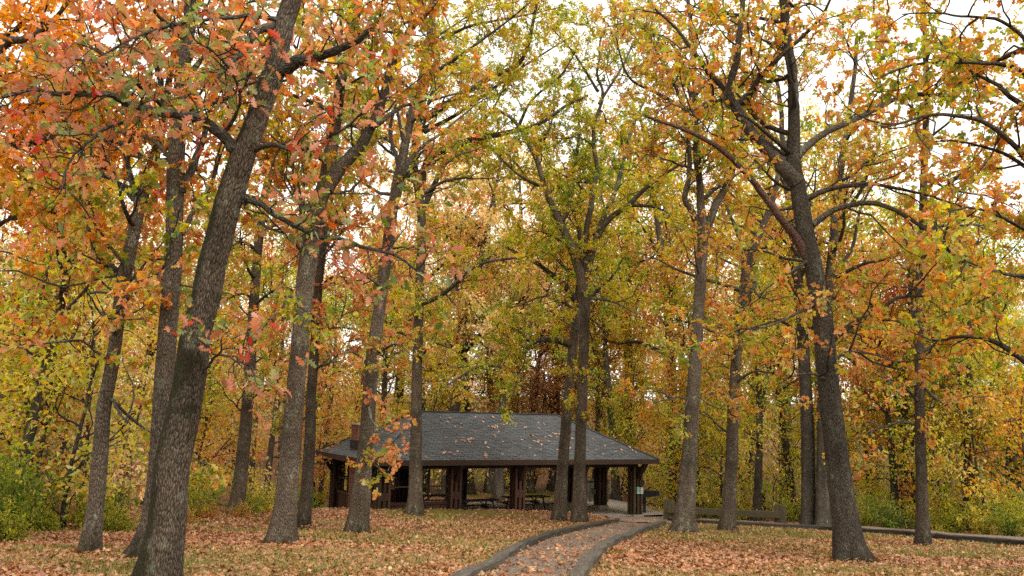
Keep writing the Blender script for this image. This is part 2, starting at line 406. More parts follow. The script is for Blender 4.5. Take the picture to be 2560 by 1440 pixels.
# ------------------------------------------------------------------ gravel path, right-hand path, terrace slab
def gpix(px, py, lift=0.0):
    d = FWD*F_PX+RIGHT*(px-1280)+UP*(720-py); d = d/d[1]
    D = np.linspace(5, 60, 1200)
    zz = CAMZ+d[2]*D-ground(d[0]*D, D)-lift
    k = np.argmax(zz < 0) if (zz < 0).any() else 700
    return np.array([d[0]*D[k], D[k]])
PATH_L = catmull([(-1.0, 6.0), (-.88, 8.3), gpix(1140, 1440, .15), gpix(1250, 1386, .15), gpix(1330, 1347, .15), gpix(1425, 1319, .15), gpix(1545, 1298, .12)], 14)
PATH_R = catmull([(1.0, 6.0), (.90, 8.3), gpix(1436, 1440, .16), gpix(1472, 1396, .16), gpix(1520, 1352, .16), gpix(1590, 1323, .15), gpix(1660, 1305, .12)], 14)
def strip(A, B, n, dz, zf=None):
    ta = np.linspace(0, 1, 90)
    ia = lambda P: np.stack([np.interp(ta, np.linspace(0, 1, len(P)), P[:, k]) for k in (0, 1)], 1)
    A, B = ia(A), ia(B)
    q = np.linspace(0, 1, n)[None, :, None]
    P = A[:, None]*(1-q)+B[:, None]*q
    Z = ground(P[..., 0], P[..., 1])+dz
    V = np.concatenate([P, Z[..., None]], -1).reshape(-1, 3)
    i = (np.arange(89)[:, None]*n+np.arange(n-1)[None]).ravel()
    return V, np.stack([i, i+1, i+1+n, i+n], 1)
V, Fq = strip(PATH_L, PATH_R, 14, .03)
o = obj('gravel_path', mesh('gravel_path', V, [Fq], M_GRAVEL, True)); o['kind'] = 'structure'
EDGE = catmull([gpix(1672, 1304), gpix(1738, 1309.5), gpix(1855, 1316), gpix(2079, 1329), gpix(2292, 1344), gpix(2560, 1367), (14.5, 17.5)], 10)
tan = nrm(np.gradient(EDGE, axis=0)); nor = np.stack([-tan[:, 1], tan[:, 0]], 1)
V, Fq = strip(EDGE, EDGE+nor*3.0, 12, .13)
V[11::12, 2] -= .22
o = obj('side_path', mesh('side_path', V, [Fq], M_GRAVEL, True)); o['kind'] = 'structure'
# terrace: flat concrete and gravel apron under and beside the shelter
us = np.linspace(.35, PL+2.6, 40); vs_ = np.linspace(.55, PW+.9, 24)
U_, V_ = np.meshgrid(us, vs_)
W3 = np.stack([PX+U_*pc-V_*ps, PY+U_*ps+V_*pc, np.full_like(U_, SLAB)], -1).reshape(-1, 3)
i = (np.arange(23)[:, None]*40+np.arange(39)[None]).ravel()
o = obj('terrace', mesh('terrace', W3, [np.stack([i, i+1, i+41, i+40], 1)], M_CONC)); o['kind'] = 'structure'
# gravel apron joining the path to the terrace
A = np.array([PATH_L[-1], pav_world(PL-3.2, .7)[:2]]); B = np.array([PATH_R[-1]+np.array([1.2, .6]), pav_world(PL+3.0, .7)[:2]])
V, Fq = strip(A, B, 16, .045)
o = obj('gravel_apron', mesh('gravel_apron', V, [Fq], M_GRAVEL, True)); o['kind'] = 'structure'

# edging timbers: bent, weathered, square-ish section
def timber(P2, w_, h_, mat, label, group, seed, dz=.02):
    rng = np.random.default_rng(seed)
    L = np.concatenate([[0], np.cumsum(np.linalg.norm(np.diff(P2, axis=0), axis=1))])
    n = max(6, int(L[-1]/.18)); s = np.linspace(0, L[-1], n)
    P = np.stack([np.interp(s, L, P2[:, 0]), np.interp(s, L, P2[:, 1])], 1)
    z = ground(P[:, 0], P[:, 1])
    k = np.ones(7)/7
    z = np.convolve(np.pad(z, 3, 'edge'), k, 'valid')
    T = nrm(np.gradient(P, axis=0)); S = np.stack([-T[:, 1], T[:, 0]], 1)
    sec = np.array([(-.5, -.6), (-.5, .34), (-.44, .46), (-.3, .5), (.3, .5), (.44, .46), (.5, .34), (.5, -.6)])
    m_ = len(sec); V = np.zeros((n, m_, 3)); bc = np.zeros((n, m_, 3))
    wob = vnoise(s*1.5+seed*9, 0, 0, seed)-.5
    for j, (a, b) in enumerate(sec):
        ww = w_*(1+.38*(vnoise(s*2+seed, j*3.1, 0, 4)-.5)); hh = h_*(1+.5*(vnoise(s*1.7+seed, j*2.3, 0, 8)-.5)+.25*(vnoise(s*7+seed, j*1.3, 0, 12)-.5))
        V[:, j, :2] = P+S*(a*ww+wob*.05)[:, None]
        V[:, j, 2] = z+dz+h_*.5+b*hh
        bc[:, j] = np.stack([np.full(n, a*w_), np.full(n, b*h_), s+seed*3], 1)
    base = V[0].mean(0)
    i = (np.arange(n-1)[:, None]*m_+np.arange(m_)[None])
    i2 = (np.arange(n-1)[:, None]*m_+(np.arange(m_)[None]+1) % m_)
    F4 = np.stack([i.ravel(), (i+m_).ravel(), (i2+m_).ravel(), i2.ravel()], 1)
    caps = np.array([np.arange(m_)[::-1], np.arange(m_)+(n-1)*m_])[:, ::-1]
    me = mesh('landscape_timber', V.reshape(-1, 3)-base, [F4, caps], mat, False, {'bco': bc.reshape(-1, 3)})
    o = obj('landscape_timber', me, loc=base)
    return tag(o, label, 'timber', group)
def seg(P, a, b):
    L = np.concatenate([[0], np.cumsum(np.linalg.norm(np.diff(P, axis=0), axis=1))]); L /= L[-1]
    s = np.linspace(a, b, 60)
    return np.stack([np.interp(s, L, P[:, 0]), np.interp(s, L, P[:, 1])], 1)
GT = 'weathered timbers edging the paths'
timber(seg(PATH_L, 0, .365), .17, .13, M_TIMBER, 'near weathered grey timber along the left side of the gravel path', GT, 1)
timber(seg(PATH_L, .368, 1), .18, .14, M_TIMBER_D, 'far bent dark timber along the left side of the gravel path, reaching the shelter', GT, 2)
timber(seg(PATH_R, 0, .70), .19, .15, M_TIMBER, 'long bent grey timber along the right side of the gravel path', GT, 3)
timber(seg(PATH_R, .703, 1), .2, .16, M_TIMBER, 'short far timber on the right side of the gravel path, ending near the rail post', GT, 4)
cuts = [0, .17, .36, .56, .76, 1.0]
names = ['beside the broad oak trunk below the guard rail', 'below the far post of the guard rail', 'left of the big dark-barked oak', 'right of the big dark-barked oak', 'at the right edge of the picture']
for k in range(5):
    timber(seg(EDGE, cuts[k]+.002, cuts[k+1]-.002), .2, .17, M_TIMBER_D, 'dark timber edging the side path '+names[k], GT, 10+k, .01)

# ------------------------------------------------------------------ picnic shelter
pav = thing('picnic_shelter', 'dark brown open picnic shelter with grey shingled hip roof and brick chimney', 'shelter', (PX, PY, SLAB), PYAW)
HE = ZE-SLAB                                   # eave height over slab
OV = .8
roofm = mesh('roof', np.array([[0, 0, HE-.02], [PL, 0, HE-.02], [PL, PW, HE-.02], [0, PW, HE-.02], [PW/2, PW/2, HE+PRISE-.02], [PL-PW/2, PW/2, HE+PRISE-.02],
             [.1, .1, HE-.16], [PL-.1, .1, HE-.16], [PL-.1, PW-.1, HE-.16], [.1, PW-.1, HE-.16]]),
             [np.array([[0, 1, 5, 4], [2, 3, 4, 5], [6, 9, 8, 7], [0, 6, 7, 1], [1, 7, 8, 2], [2, 8, 9, 3], [3, 9, 6, 0]]), np.array([[1, 2, 5], [3, 0, 4]])], M_SOFFIT)
roof = obj('roof', roofm, pav)
SLEN = math.hypot(PW/2, PRISE)
EXPO, TABW = .148, .34
tabm = mesh('shingle', boxv(-.5, .5, 0, 1, 0, 1)*np.array([1, 1, 1]), [BOXF], M_SHINGLE)
for v in tabm.vertices:
    if v.co.y > .5 and v.co.z > .5: v.co.z = .35
rng = np.random.default_rng(5)
fieldV, fieldR, n_obj = [], [], 0
slopes = [((0, 0), (1, 0), (0, 1), PL), ((0, PW), (0, -1), (1, 0), PW), ((PL, 0), (0, 1), (-1, 0), PW), ((PL, PW), (-1, 0), (0, -1), PL)]
T0 = boxv(-.5, .5, 0, 1, 0, 1); T0[6:8, 2] = .35
for si, (org, al, inn, Ls) in enumerate(slopes):
    a3 = np.array([al[0], al[1], 0.]); s3 = nrm(np.array([inn[0]*PW/2, inn[1]*PW/2, PRISE])); n3 = np.cross(a3, s3)
    if n3[2] < 0: n3 = -n3
    O = np.array([org[0], org[1], HE])
    Mx = Matrix(((a3[0], s3[0], n3[0], 0), (a3[1], s3[1], n3[1], 0), (a3[2], s3[2], n3[2], 0), (0, 0, 0, 1)))
    rows = int(SLEN/EXPO)+1
    for r_ in range(rows):
        t0 = r_*EXPO-.03; tm = min((r_+.5)*EXPO, SLEN)
        ins = tm*(PW/2)/SLEN
        x = ins+(r_*.37 % 1)*TABW-TABW; end = Ls-ins
        while x < end:
            x0, x1 = max(x, ins), min(x+TABW*rng.uniform(.92, 1.0), end)
            x += TABW
            if x1-x0 < .06: continue
            th = rng.uniform(.010, .026); ln = min(EXPO+.05, SLEN-t0)
            lift = -.004
            if si == 0 and n_obj < 300 and r_ < 9:
                o = obj('shingle', tabm, roof); n_obj += 1
                o.matrix_local = Matrix.Translation(Vector(O+a3*((x0+x1)/2)+s3*t0+n3*lift)) @ Mx @ Matrix.Diagonal((x1-x0-.008, ln, th, 1))
            else:
                q = T0*np.array([x1-x0-.008, ln, th])
                fieldV.append(O+a3*((x0+x1)/2)+s3*t0+n3*lift+q[:, :1]*a3+q[:, 1:2]*s3+q[:, 2:]*n3)
                fieldR.append(np.repeat(rng.random((1, 3)), 8, 0))
nf = len(fieldV)
o = obj('shingle_field', mesh('shingle_field', np.concatenate(fieldV), [(BOXF[None]+np.arange(nf)[:, None, None]*8).reshape(-1, 4)], M_SHINGLE, False, {'rnd': np.concatenate(fieldR)}), roof)
o['kind'] = 'stuff'
# hip and ridge caps
for p, q in (((0, 0, HE), (PW/2, PW/2, HE+PRISE)), ((PL, 0, HE), (PL-PW/2, PW/2, HE+PRISE)), ((0, PW, HE), (PW/2, PW/2, HE+PRISE)), ((PL, PW, HE), (PL-PW/2, PW/2, HE+PRISE)), ((PW/2, PW/2, HE+PRISE), (PL-PW/2, PW/2, HE+PRISE))):
    beam('ridge_cap', np.array(p)+(0, 0, .02), np.array(q)+(0, 0, .02), .2, .035, M_SHINGLE, roof)
# fascia boards
for nm, b in (('f', (-.02, PL+.02, -.045, -.005, HE-.23, HE-.012)), ('b', (-.02, PL+.02, PW+.005, PW+.045, HE-.23, HE-.012)), ('l', (-.045, -.005, -.003, PW+.003, HE-.23, HE-.012)), ('r', (PL+.005, PL+.045, -.003, PW+.003, HE-.23, HE-.012))):
    box('fascia_board', b, M_FASCIA, roof)
# header beams
zb0, zb1 = HE-.42, HE-.165
for b in ((OV-.1, PL-OV+.1, OV-.09, OV+.09, zb0, zb1), (OV-.1, PL-OV+.1, PW-OV-.09, PW-OV+.09, zb0, zb1), (OV-.09, OV+.09, OV+.1, PW-OV-.1, zb0, zb1), (PL-OV-.09, PL-OV+.09, OV+.1, PW-OV-.1, zb0, zb1)):
    box('header_beam', b, M_BROWN, pav)
# posts: built-up of boards with gaps and a spacer block
def post(u, v, mat_c, mat_o, braces, wd=.52, base=0.0):
    p = bpy.data.objects.new('post', None); COL.objects.link(p); p.parent = pav; p.location = (u, v, 0)
    h = zb0+.02
    box('core', (-wd*.30, wd*.30, -wd*.30, wd*.30, .06, h-.01), M_SOFFIT, p)
    for s in (-1, 1):
        for s2 in (-1, 1):
            x0, y0 = s*wd*.40, s2*wd*.40
            box('corner_board', (x0-wd*.10, x0+wd*.10, y0-wd*.10, y0+wd*.10, .05, h), mat_o, p)
        box('centre_board', (-wd*.12, wd*.12, s*wd*.43-wd*.085, s*wd*.43+wd*.085, .05, h-.22), mat_c, p)
        box('centre_board', (s*wd*.43-wd*.085, s*wd*.43+wd*.085, -wd*.12, wd*.12, .05, h-.22), mat_c, p)
        box('spacer_block', (-wd*.29, wd*.29, s*wd*.41-wd*.06, s*wd*.41+wd*.06, 1.02, 1.34), mat_c, p)
        box('spacer_block', (s*wd*.41-wd*.06, s*wd*.41+wd*.06, -wd*.29, wd*.29, 1.02, 1.34), mat_c, p)
    box('footing', (-wd*.58, wd*.58, -wd*.58, wd*.58, -.06, .045+base), M_CONC, p)
    for dx, dy in braces:
        beam('knee_brace', (dx*wd*.40, dy*wd*.40, h-.55), (dx*(OV-.06), dy*(OV-.06), HE-.20), .13, .16, M_BROWN, p, up=(dy, -dx, .01))
    return p
xs = [OV, OV+(PL-2*OV)/4, PL/2-.08, OV+(PL-2*OV)*.75, PL-OV]
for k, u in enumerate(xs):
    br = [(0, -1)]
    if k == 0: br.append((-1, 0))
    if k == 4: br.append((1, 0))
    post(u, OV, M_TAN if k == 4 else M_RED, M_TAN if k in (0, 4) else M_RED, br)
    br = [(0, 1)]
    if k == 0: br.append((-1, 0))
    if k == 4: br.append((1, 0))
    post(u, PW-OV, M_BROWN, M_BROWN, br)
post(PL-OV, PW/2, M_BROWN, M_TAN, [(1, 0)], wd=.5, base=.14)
# left end: solid lower panel, screened openings, brick stack in the middle
CH0, CH1 = PW/2-.74, PW/2+.08          # chimney extent along the left wall
def screen_bay(name, fixed, a0, a1, axis_, panel, mull):
    root = bpy.data.objects.new(name, None); COL.objects.link(root); root.parent = pav
    def bb(nm, p0, p1, z0, z1, d, mat):
        b = (p0, p1, fixed-d, fixed+d, z0, z1) if axis_ == 'x' else (fixed-d, fixed+d, p0, p1, z0, z1)
        box(nm, b, mat, root)
    if panel:
        nb = max(3, int((a1-a0)/.2)); wdt = (a1-a0)/nb
        for q in range(nb): bb('panel_board', a0+q*wdt+.004, a0+(q+1)*wdt-.004, .05, .86, .02+.003*(q % 2), M_RED)
        bb('sill', a0, a1, .86, .96, .07, M_TAN)
    else:
        bb('sill', a0, a1, .80, .92, .06, M_RED)
        nb = int((a1-a0)/.33); wdt = (a1-a0)/nb
        for q in range(nb): bb('panel_board', a0+q*wdt+.01, a0+(q+1)*wdt-.01, .30, .80, .022, M_RED)
        bb('bottom_rail', a0, a1, .10, .29, .05, M_BROWN)
    bb('mid_rail', a0, a1, 1.52, 1.58, .03, M_TAN)
    for q in range(1, mull+1):
        c = a0+(a1-a0)*q/(mull+1)
        bb('mullion', c-.03, c+.03, .962, zb0-.01, .035, M_BROWN)
screen_bay('end_wall', OV, CH1+.02, PW-OV-.28, 'y', True, 3)
screen_bay('end_wall', OV, OV+.28, CH0-.02, 'y', True, 2)
screen_bay('front_screen', OV, xs[0]+.28, xs[1]-.28, 'x', False, 2)
screen_bay('back_screen', PW-OV, xs[0]+.28, xs[1]-.28, 'x', False, 2)
# fireplace hood boards inside, seen dark behind the front screen
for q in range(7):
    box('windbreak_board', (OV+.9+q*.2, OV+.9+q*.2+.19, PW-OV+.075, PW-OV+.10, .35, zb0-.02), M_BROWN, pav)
# chimney stack
chim = bpy.data.objects.new('chimney', None); COL.objects.link(chim); chim.parent = pav
CX0, CX1 = OV-.42, OV+.40
TOPZ = HE+1.32
box('mortar_core', (CX0+.02, CX1-.02, CH0+.02, CH1-.02, 0, TOPZ-.02), M_MORTAR, chim)
box('chimney_flashing', (CX0-.03, CX1+.03, CH0-.03, CH1+.03, HE+.30, HE+.66), M_FLASH, chim)
bm_ = mesh('brick', boxv(-.5, .5, -.5, .5, -.5, .5), [BOXF], M_BRICK)
BH, BL_ = .078, .215
nb_obj, bf = 0, []
def lay(x0, x1, y0, y1, z):
    global nb_obj
    c = ((x0+x1)/2, (y0+y1)/2, z+BH/2); s = (x1-x0, y1-y0, BH-.011)
    if nb_obj < 300: obj('brick', bm_, chim, c, (0, 0, 0), s); nb_obj += 1
    else: bf.append(boxv(x0, x1, y0, y1, z, z+BH-.011))
zs = list(np.arange(HE+.66, TOPZ-.01, BH))+list(np.arange(HE-.34, .1, -BH))
for k, z in enumerate(zs):
    g = .012*(1 if z > TOPZ-.2 else 0)
    off = (k % 2)*BL_/2
    e = .006*(vnoise(z*9, 1)-.5)
    for side in (0, 1):
        p = CH0-off
        while p < CH1:
            y0, y1 = max(p, CH0-g), min(p+BL_-.011, CH1+g); p += BL_
            if y1-y0 < .04: continue
            if side == 0: lay(CX0-g-e, CX0+.09, y0, y1, z)
            elif z > HE: lay(CX1-.09, CX1+g+e, y0, y1, z)
        p = CX0+.1-off
        while p < CX1-.1:
            x0, x1 = max(p, CX0+.1), min(p+BL_-.011, CX1-.1); p += BL_
            if x1-x0 < .04: continue
            if side == 0: lay(x0, x1, CH0-g-e, CH0+.09, z)
            elif z > HE: lay(x0, x1, CH1-.09, CH1+g+e, z)
if bf:
    o = obj('brickwork', mesh('brickwork', np.concatenate(bf), [(BOXF[None]+np.arange(len(bf))[:, None, None]*8).reshape(-1, 4)], M_BRICK), chim); o['kind'] = 'stuff'
box('chimney_cap', (CX0-.05, CX1+.05, CH0-.05, CH1+.05, TOPZ+.0, TOPZ+.07), M_CONC, chim)

# ------------------------------------------------------------------ notices on the right-hand post, and the shelter's neighbours
def pv(u, v, z): return tuple(pav_world(u, v, z))
pf = OV-.52*.52-.016                  # just proud of the post's front face
def notice(name, label, cat, u0, u1, z0, z1, mat, th=.006, mats=None):
    t_ = thing(name, label, cat, pv((u0+u1)/2, pf, z0), PYAW)
    box('sheet', (-(u1-u0)/2, (u1-u0)/2, -th, 0, 0, z1-z0), mat, t_)
    return t_
UR = PL-OV
g = notice('notice', 'green printed notice with white lines pinned to the shelter corner post', 'notice', UR-.12, UR+.07, 1.02, 1.36, M_GREEN)
for k, (a, b, zz, hh) in enumerate(((.02, .16, .30, .012), (.02, .14, .26, .012), (.03, .17, .215, .016), (.02, .17, .17, .010), (.02, .12, .135, .010), (.02, .16, .10, .010), (.02, .17, .02, .055))):
    box('print_line', (-.095+a, -.095+b, -.0085, -.0062, zz, zz+hh), M_PAPER, g)
g = notice('notice', 'plain white paper notice pinned beside the green one on the corner post', 'notice', UR+.10, UR+.27, 1.02, 1.34, M_PAPER)
for k in range(5):
    box('print_line', (-.06, .02+.01*k, -.0085, -.0062, .06+k*.045, .065+k*.045), M_GREYWOOD, g)
bx_ = thing('notice_box', 'small brown metal box mounted above the paper notices', 'box', pv(UR+.14, pf, 1.40), PYAW)
box('body', (-.14, .14, -.07, 0, 0, .26), M_BOXM, bx_); box('lid', (-.15, .15, -.08, .005, .263, .28), M_BOXM, bx_)
for s in (-1, 1): box('screw', (s*.12-.012, s*.12+.012, -.078, -.071, .21, .234), M_METAL, bx_)

def picnic_table(label, u, v, rot, group='picnic tables inside the shelter'):
    t_ = thing('picnic_table', label, 'picnic table', pv(u, v, 0), PYAW+rot, group)
    for k in range(5): box('table_plank', (-1.2, 1.2, -.375+k*.15+.004, -.375+(k+1)*.15-.004, .72, .76), M_TABLE, t_)
    for s in (-1, 1):
        for k in range(2): box('seat_plank', (-1.2, 1.2, s*.70-.14+k*.145, s*.70-.14+k*.145+.137, .42, .46), M_TABLE, t_)
        x = s*.80
        beam('cross_bar', (x, -.80, .385), (x, .80, .385), .05, .06, M_GRILL, t_)
        beam('top_bar', (x, -.36, .69), (x, .36, .69), .05, .05, M_GRILL, t_)
        for q in (-1, 1):
            beam('leg', (x, q*.30, .67), (x, q*.55, 0), .05, .05, M_GRILL, t_)
            beam('foot', (x, q*.35, .025), (x, q*.70, .025), .055, .05, M_GRILL, t_)
        beam('brace', (x, 0, .40), (s*.25, 0, .70), .04, .04, M_GRILL, t_)
picnic_table('dark picnic table showing between the two middle front posts of the shelter', 5.9, 2.35, .02)
picnic_table('dark picnic table standing at the back of the shelter, behind the nearer ones', 5.2, 4.9, -.03)
picnic_table('dark picnic table to the right of the middle post, beside twin tree trunks', 9.2, 3.3, .03)

def concrete_fountain():
    p = pav_world(PL-.55, 3.9)
    t_ = thing('drinking_fountain', 'tan concrete drinking fountain with square pedestal behind the corner post', 'drinking fountain', (p[0], p[1], SLAB), PYAW)
    me = mesh('pedestal', np.array([[-.14, -.14, 0], [.14, -.14, 0], [.14, .14, 0], [-.14, .14, 0], [-.11, -.11, .7], [.11, -.11, .7], [.11, .11, .7], [-.11, .11, .7]]), [BOXF], M_FOUNT)
    obj('pedestal', me, t_)
    ring = [(-.55, -.2), (-.2, -.24), (.2, -.24), (.5, -.2), (.5, .2), (.2, .24), (-.2, .24), (-.55, .2)]
    k = len(ring)
    V = np.array([(x*.9, y*.9, .70) for x, y in ring]+[(x, y, .98) for x, y in ring]+[(x*.85, y*.8, .98) for x, y in ring]+[(x*.7, y*.6, .90) for x, y in ring])
    Fq = [[a*k+j, a*k+(j+1) % k, (a+1)*k+(j+1) % k, (a+1)*k+j] for a in range(3) for j in range(k)]
    o = obj('basin', mesh('basin', V, [np.array(Fq), np.array([range(3*k, 4*k)]), np.array([list(range(k))[::-1]])], M_FOUNT), t_)
    obj('spout', mesh('spout', boxv(-.38, -.34, -.02, .02, .98, 1.08), [BOXF], M_METAL), t_)
concrete_fountain()
# slatted wooden screen behind
p = pav_world(PL+.6, 6.6)
t_ = thing('board_screen', 'grey weathered board screen standing behind the drinking fountain', 'screen', (p[0], p[1], SLAB-.05), PYAW-.35)
for k in range(11): box('board', (-1.0+k*.19, -1.0+k*.19+.178, -.012, .012, .14+.02*(k % 3 == 1), 1.18-.02*(k % 2)), M_SCREEN, t_)
box('top_rail', (-1.06, 1.15, -.09, .09, 1.185, 1.24), M_SCREEN, t_)
for x in (-.95, .05, 1.0): box('post', (x-.05, x+.05, .015, .11, 0, 1.17), M_SCREEN, t_)
# charcoal grill on a post
p = pav_world(PL+.55, 1.35)
t_ = thing('barbecue_grill', 'black iron barbecue grill box on a single post beside the shelter', 'grill', (p[0], p[1], SLAB), PYAW-.45)
V = np.array([[-.42, -.26, .72], [.28, -.26, .84], [.28, .26, .84], [-.42, .26, .72], [-.44, -.28, 1.06], [.42, -.28, 1.06], [.42, .28, 1.06], [-.44, .28, 1.06],
              [.42, -.28, .86], [.42, .28, .86]])
Fq = [np.array([[0, 3, 2, 1], [3, 0, 4, 7], [1, 2, 9, 8], [8, 9, 6, 5], [4, 5, 6, 7]]), np.array([[0, 1, 8, 5, 4], [2, 3, 7, 6, 9]])]
obj('firebox', mesh('firebox', V, Fq, M_GRILL), t_)
box('post', (-.33, -.21, -.06, .06, -.05, .74), M_GRILL, t_)
for k in range(7): box('grate_bar', (-.40+k*.13, -.385+k*.13, -.27, .27, 1.062, 1.075), M_GRILL, t_)
box('handle', (.425, .52, -.02, .02, .93, .96), M_METAL, t_)

# guard rails
def guard_rail(label, A, B, hp, rail_t, rail_h, double, mid):
    A, B = np.array(A), np.array(B)
    t_ = thing('guard_rail', label, 'guard rail', (A[0], A[1], float(ground(A[0], A[1]))), 0, 'wooden guard rails')
    zA = float(ground(*A)); b0 = np.array([A[0], A[1], zA])
    d = nrm(B-A); s = np.array([-d[1], d[0]])
    def pole(P, hgt, wd=.23):
        z = float(ground(*P))
        o = beam('post', np.array([P[0], P[1], z-.15])-b0, np.array([P[0], P[1], z+hgt])-b0, wd, wd, M_GREYPOST, t_, up=(d[0], d[1], 0))
        beam('post_top', np.array([P[0], P[1], z+hgt+.001])-b0, np.array([P[0], P[1], z+hgt+.035])-b0, wd*.8, wd*.7, M_GREYPOST, o, up=(d[0], d[1], 0))
    for P in [A]+mid+[B]:
        pole(P-s*.12, hp)
        if double: pole(P-s*.12+d*.24, hp*.94)
    zr = hp*.42+rail_h/2
    P0, P1 = A+s*.24, B+s*.24
    zz0, zz1 = float(ground(*P0)), float(ground(*P1))
    P0 = np.array([*(A+s*.01+d*-.1), zz0+hp*.57]); P1 = np.array([*(B-s*.24+d*.12), zz1+hp*.57])
    P0[:2] = A-s*.26+d*.1; 
    beam('rail', P0-b0, P1-b0, rail_t, rail_h, M_GREYWOOD, t_)
ga, gb = gpix(1668, 1300), gpix(1945, 1314)
guard_rail('mossy timber guard rail with paired posts in front, beside the path', ga, gb, .84, .22, .25, True, [])
gc_, gd = gpix(1748, 1294), gpix(1990, 1302)
guard_rail('thinner pale guard rail running behind the front one', gc_+np.array([0, 1.4]), gd+np.array([0, 2.0]), .68, .1, .13, False, [])

# ------------------------------------------------------------------ vegetation toolkit
OAK = [(.03, 0), (.055, .1), (.21, .2), (.10, .30), (.34, .44), (.12, .53), (.36, .70), (.15, .75), (.20, .92), (0, 1.0)]
def tmpl_hi():
    V, Fq = [], []
    mid = [(0, y) for _, y in OAK]
    for x, y in mid[:-1]: V.append((0, y))
    nmid = len(V); V.append((0, 1.0)); tip = nmid
    r0 = len(V); V += [(x, y) for x, y in OAK[:-1]]
    l0 = len(V); V += [(-x, y) for x, y in OAK[:-1]]
    T = []
    n = len(OAK)-1
    for i in range(n-1):
        T += [(i, r0+i, r0+i+1), (i, r0+i+1, i+1), (i, l0+i+1, l0+i), (i, i+1, l0+i+1)]
    T += [(n-1, r0+n-1, tip), (n-1, tip, l0+n-1)]
    return np.array(V), np.array(T)
def shape(V2, fold=.3, droop=.25):
    x, y = V2[:, 0], V2[:, 1]
    return np.stack([x, y, fold*np.abs(x)-droop*y*y], 1)
HV, HF = tmpl_hi()
MV = np.array([(0, 0), (0, 1), (.30, .36), (.11, .52), (.35, .72), (-.30, .36), (-.11, .52), (-.35, .72)])
MF = np.array([(0, 2, 3), (0, 3, 1), (3, 4, 1), (0, 6, 5), (0, 1, 6), (6, 1, 7)])
LV = np.array([(0, 0), (.30, .55), (0, 1), (-.30, .55)]); LF = np.array([(0, 1, 2), (0, 2, 3)])
EV = np.array([(0, 0), (.22, .35), (.16, .7), (0, 1), (-.16, .7), (-.22, .35)]); EF = np.array([(0, 1, 2), (0, 2, 3), (0, 3, 4), (0, 4, 5)])
M4V = np.array([(0, 0), (.31, .38), (0, 1), (-.31, .38), (0, .48), (.34, .80), (-.34, .80)])
M4F = np.array([(0, 1, 4), (4, 5, 2), (0, 4, 3), (4, 2, 6)])
TM = {'mid4': (shape(M4V), M4F), 'hi': (shape(HV, .25, .22), HF), 'mid': (shape(MV), MF), 'lo': (shape(LV), LF), 'oval': (shape(EV), EF)}
def leaf_frames(rng, n, axis_, flat=.5, droop=.35):
    a = nrm(axis_*.6+rng.normal(size=(n, 3))*.75+np.array([0, 0, -droop]))
    nr = rng.normal(size=(n, 3))*(1-flat)+np.array([0, 0, flat*1.6])
    x = nrm(np.cross(a, nr)); z = np.cross(x, a)
    return x, a, z
def leaf_mesh(name, rng, pos, axis_, size, lvl, clump, mat, flat=.4, droop=.35, cmix=.55):
    n = len(pos)
    T, Fi = TM[lvl]
    x, y, z = leaf_frames(rng, n, axis_, flat, droop)
    s = (size*rng.uniform(.65, 1.25, n))[:, None, None]
    curl = rng.uniform(.2, 2.2, n)[:, None, None]
    wd = rng.uniform(.8, 1.15, n)[:, None, None]
    V = pos[:, None]+s*(T[None, :, :1]*wd*x[:, None]+T[None, :, 1:2]*y[:, None]+T[None, :, 2:]*curl*z[:, None])
    k = len(T)
    Fq = (Fi[None]+np.arange(n)[:, None, None]*k).reshape(-1, Fi.shape[1])
    r1 = np.clip(cmix*clump+(1-cmix)*rng.random(n), 0, 1)
    r1 = np.clip((r1-.5)*1.35+.5, 0, 1)
    rnd = np.stack([r1, rng.random(n), rng.random(n)], 1)
    return V.reshape(-1, 3), Fq, np.repeat(rnd, k, 0)
def tubes(P, Rr, S, seed=0):
    """P (N,K,3), Rr (N,K) -> verts, quads, bco"""
    N_, K, _ = P.shape
    T = nrm(np.gradient(P, axis=1))
    md = nrm(T.mean(1)); ref = np.where((np.abs(md[:, 2]) > .7)[:, None], np.array([[0., 1, 0]]), np.array([[0., 0, 1]]))[:, None]
    n1 = nrm(np.cross(T, np.broadcast_to(ref, T.shape))); n2 = np.cross(T, n1)
    a = np.linspace(0, 2*np.pi, S, endpoint=False)
    V = P[:, :, None]+Rr[..., None, None]*(np.cos(a)[None, None, :, None]*n1[:, :, None]+np.sin(a)[None, None, :, None]*n2[:, :, None])
    L = np.concatenate([np.zeros((N_, 1)), np.cumsum(np.linalg.norm(np.diff(P, axis=1), axis=2), 1)], 1)
    rr = np.maximum(Rr, .02)
    b = np.stack([rr[..., None]*np.cos(a), rr[..., None]*np.sin(a), np.broadcast_to(L[..., None]+(np.arange(N_)*3.7+seed)[:, None, None], rr.shape+(S,))], -1)
    base = (np.arange(N_)[:, None, None]*K+np.arange(K-1)[None, :, None])*S
    j = np.arange(S)[None, None]; j2 = (j+1) % S
    Fq = np.stack([base+j, base+j2, base+S+j2, base+S+j], -1).reshape(-1, 4)
    return V.reshape(-1, 3), Fq, b.reshape(-1, 3)
def grow(rng, base, d, ln, K, gnarl, up, bend=None):
    P = [base]; d = nrm(d); st = (ln/(K-1))[:, None]
    for k in range(K-1):
        d = nrm(d+gnarl*rng.normal(size=d.shape)+np.array([0, 0, up]))
        P.append(P[-1]+d*st)
    return np.stack(P, 1)
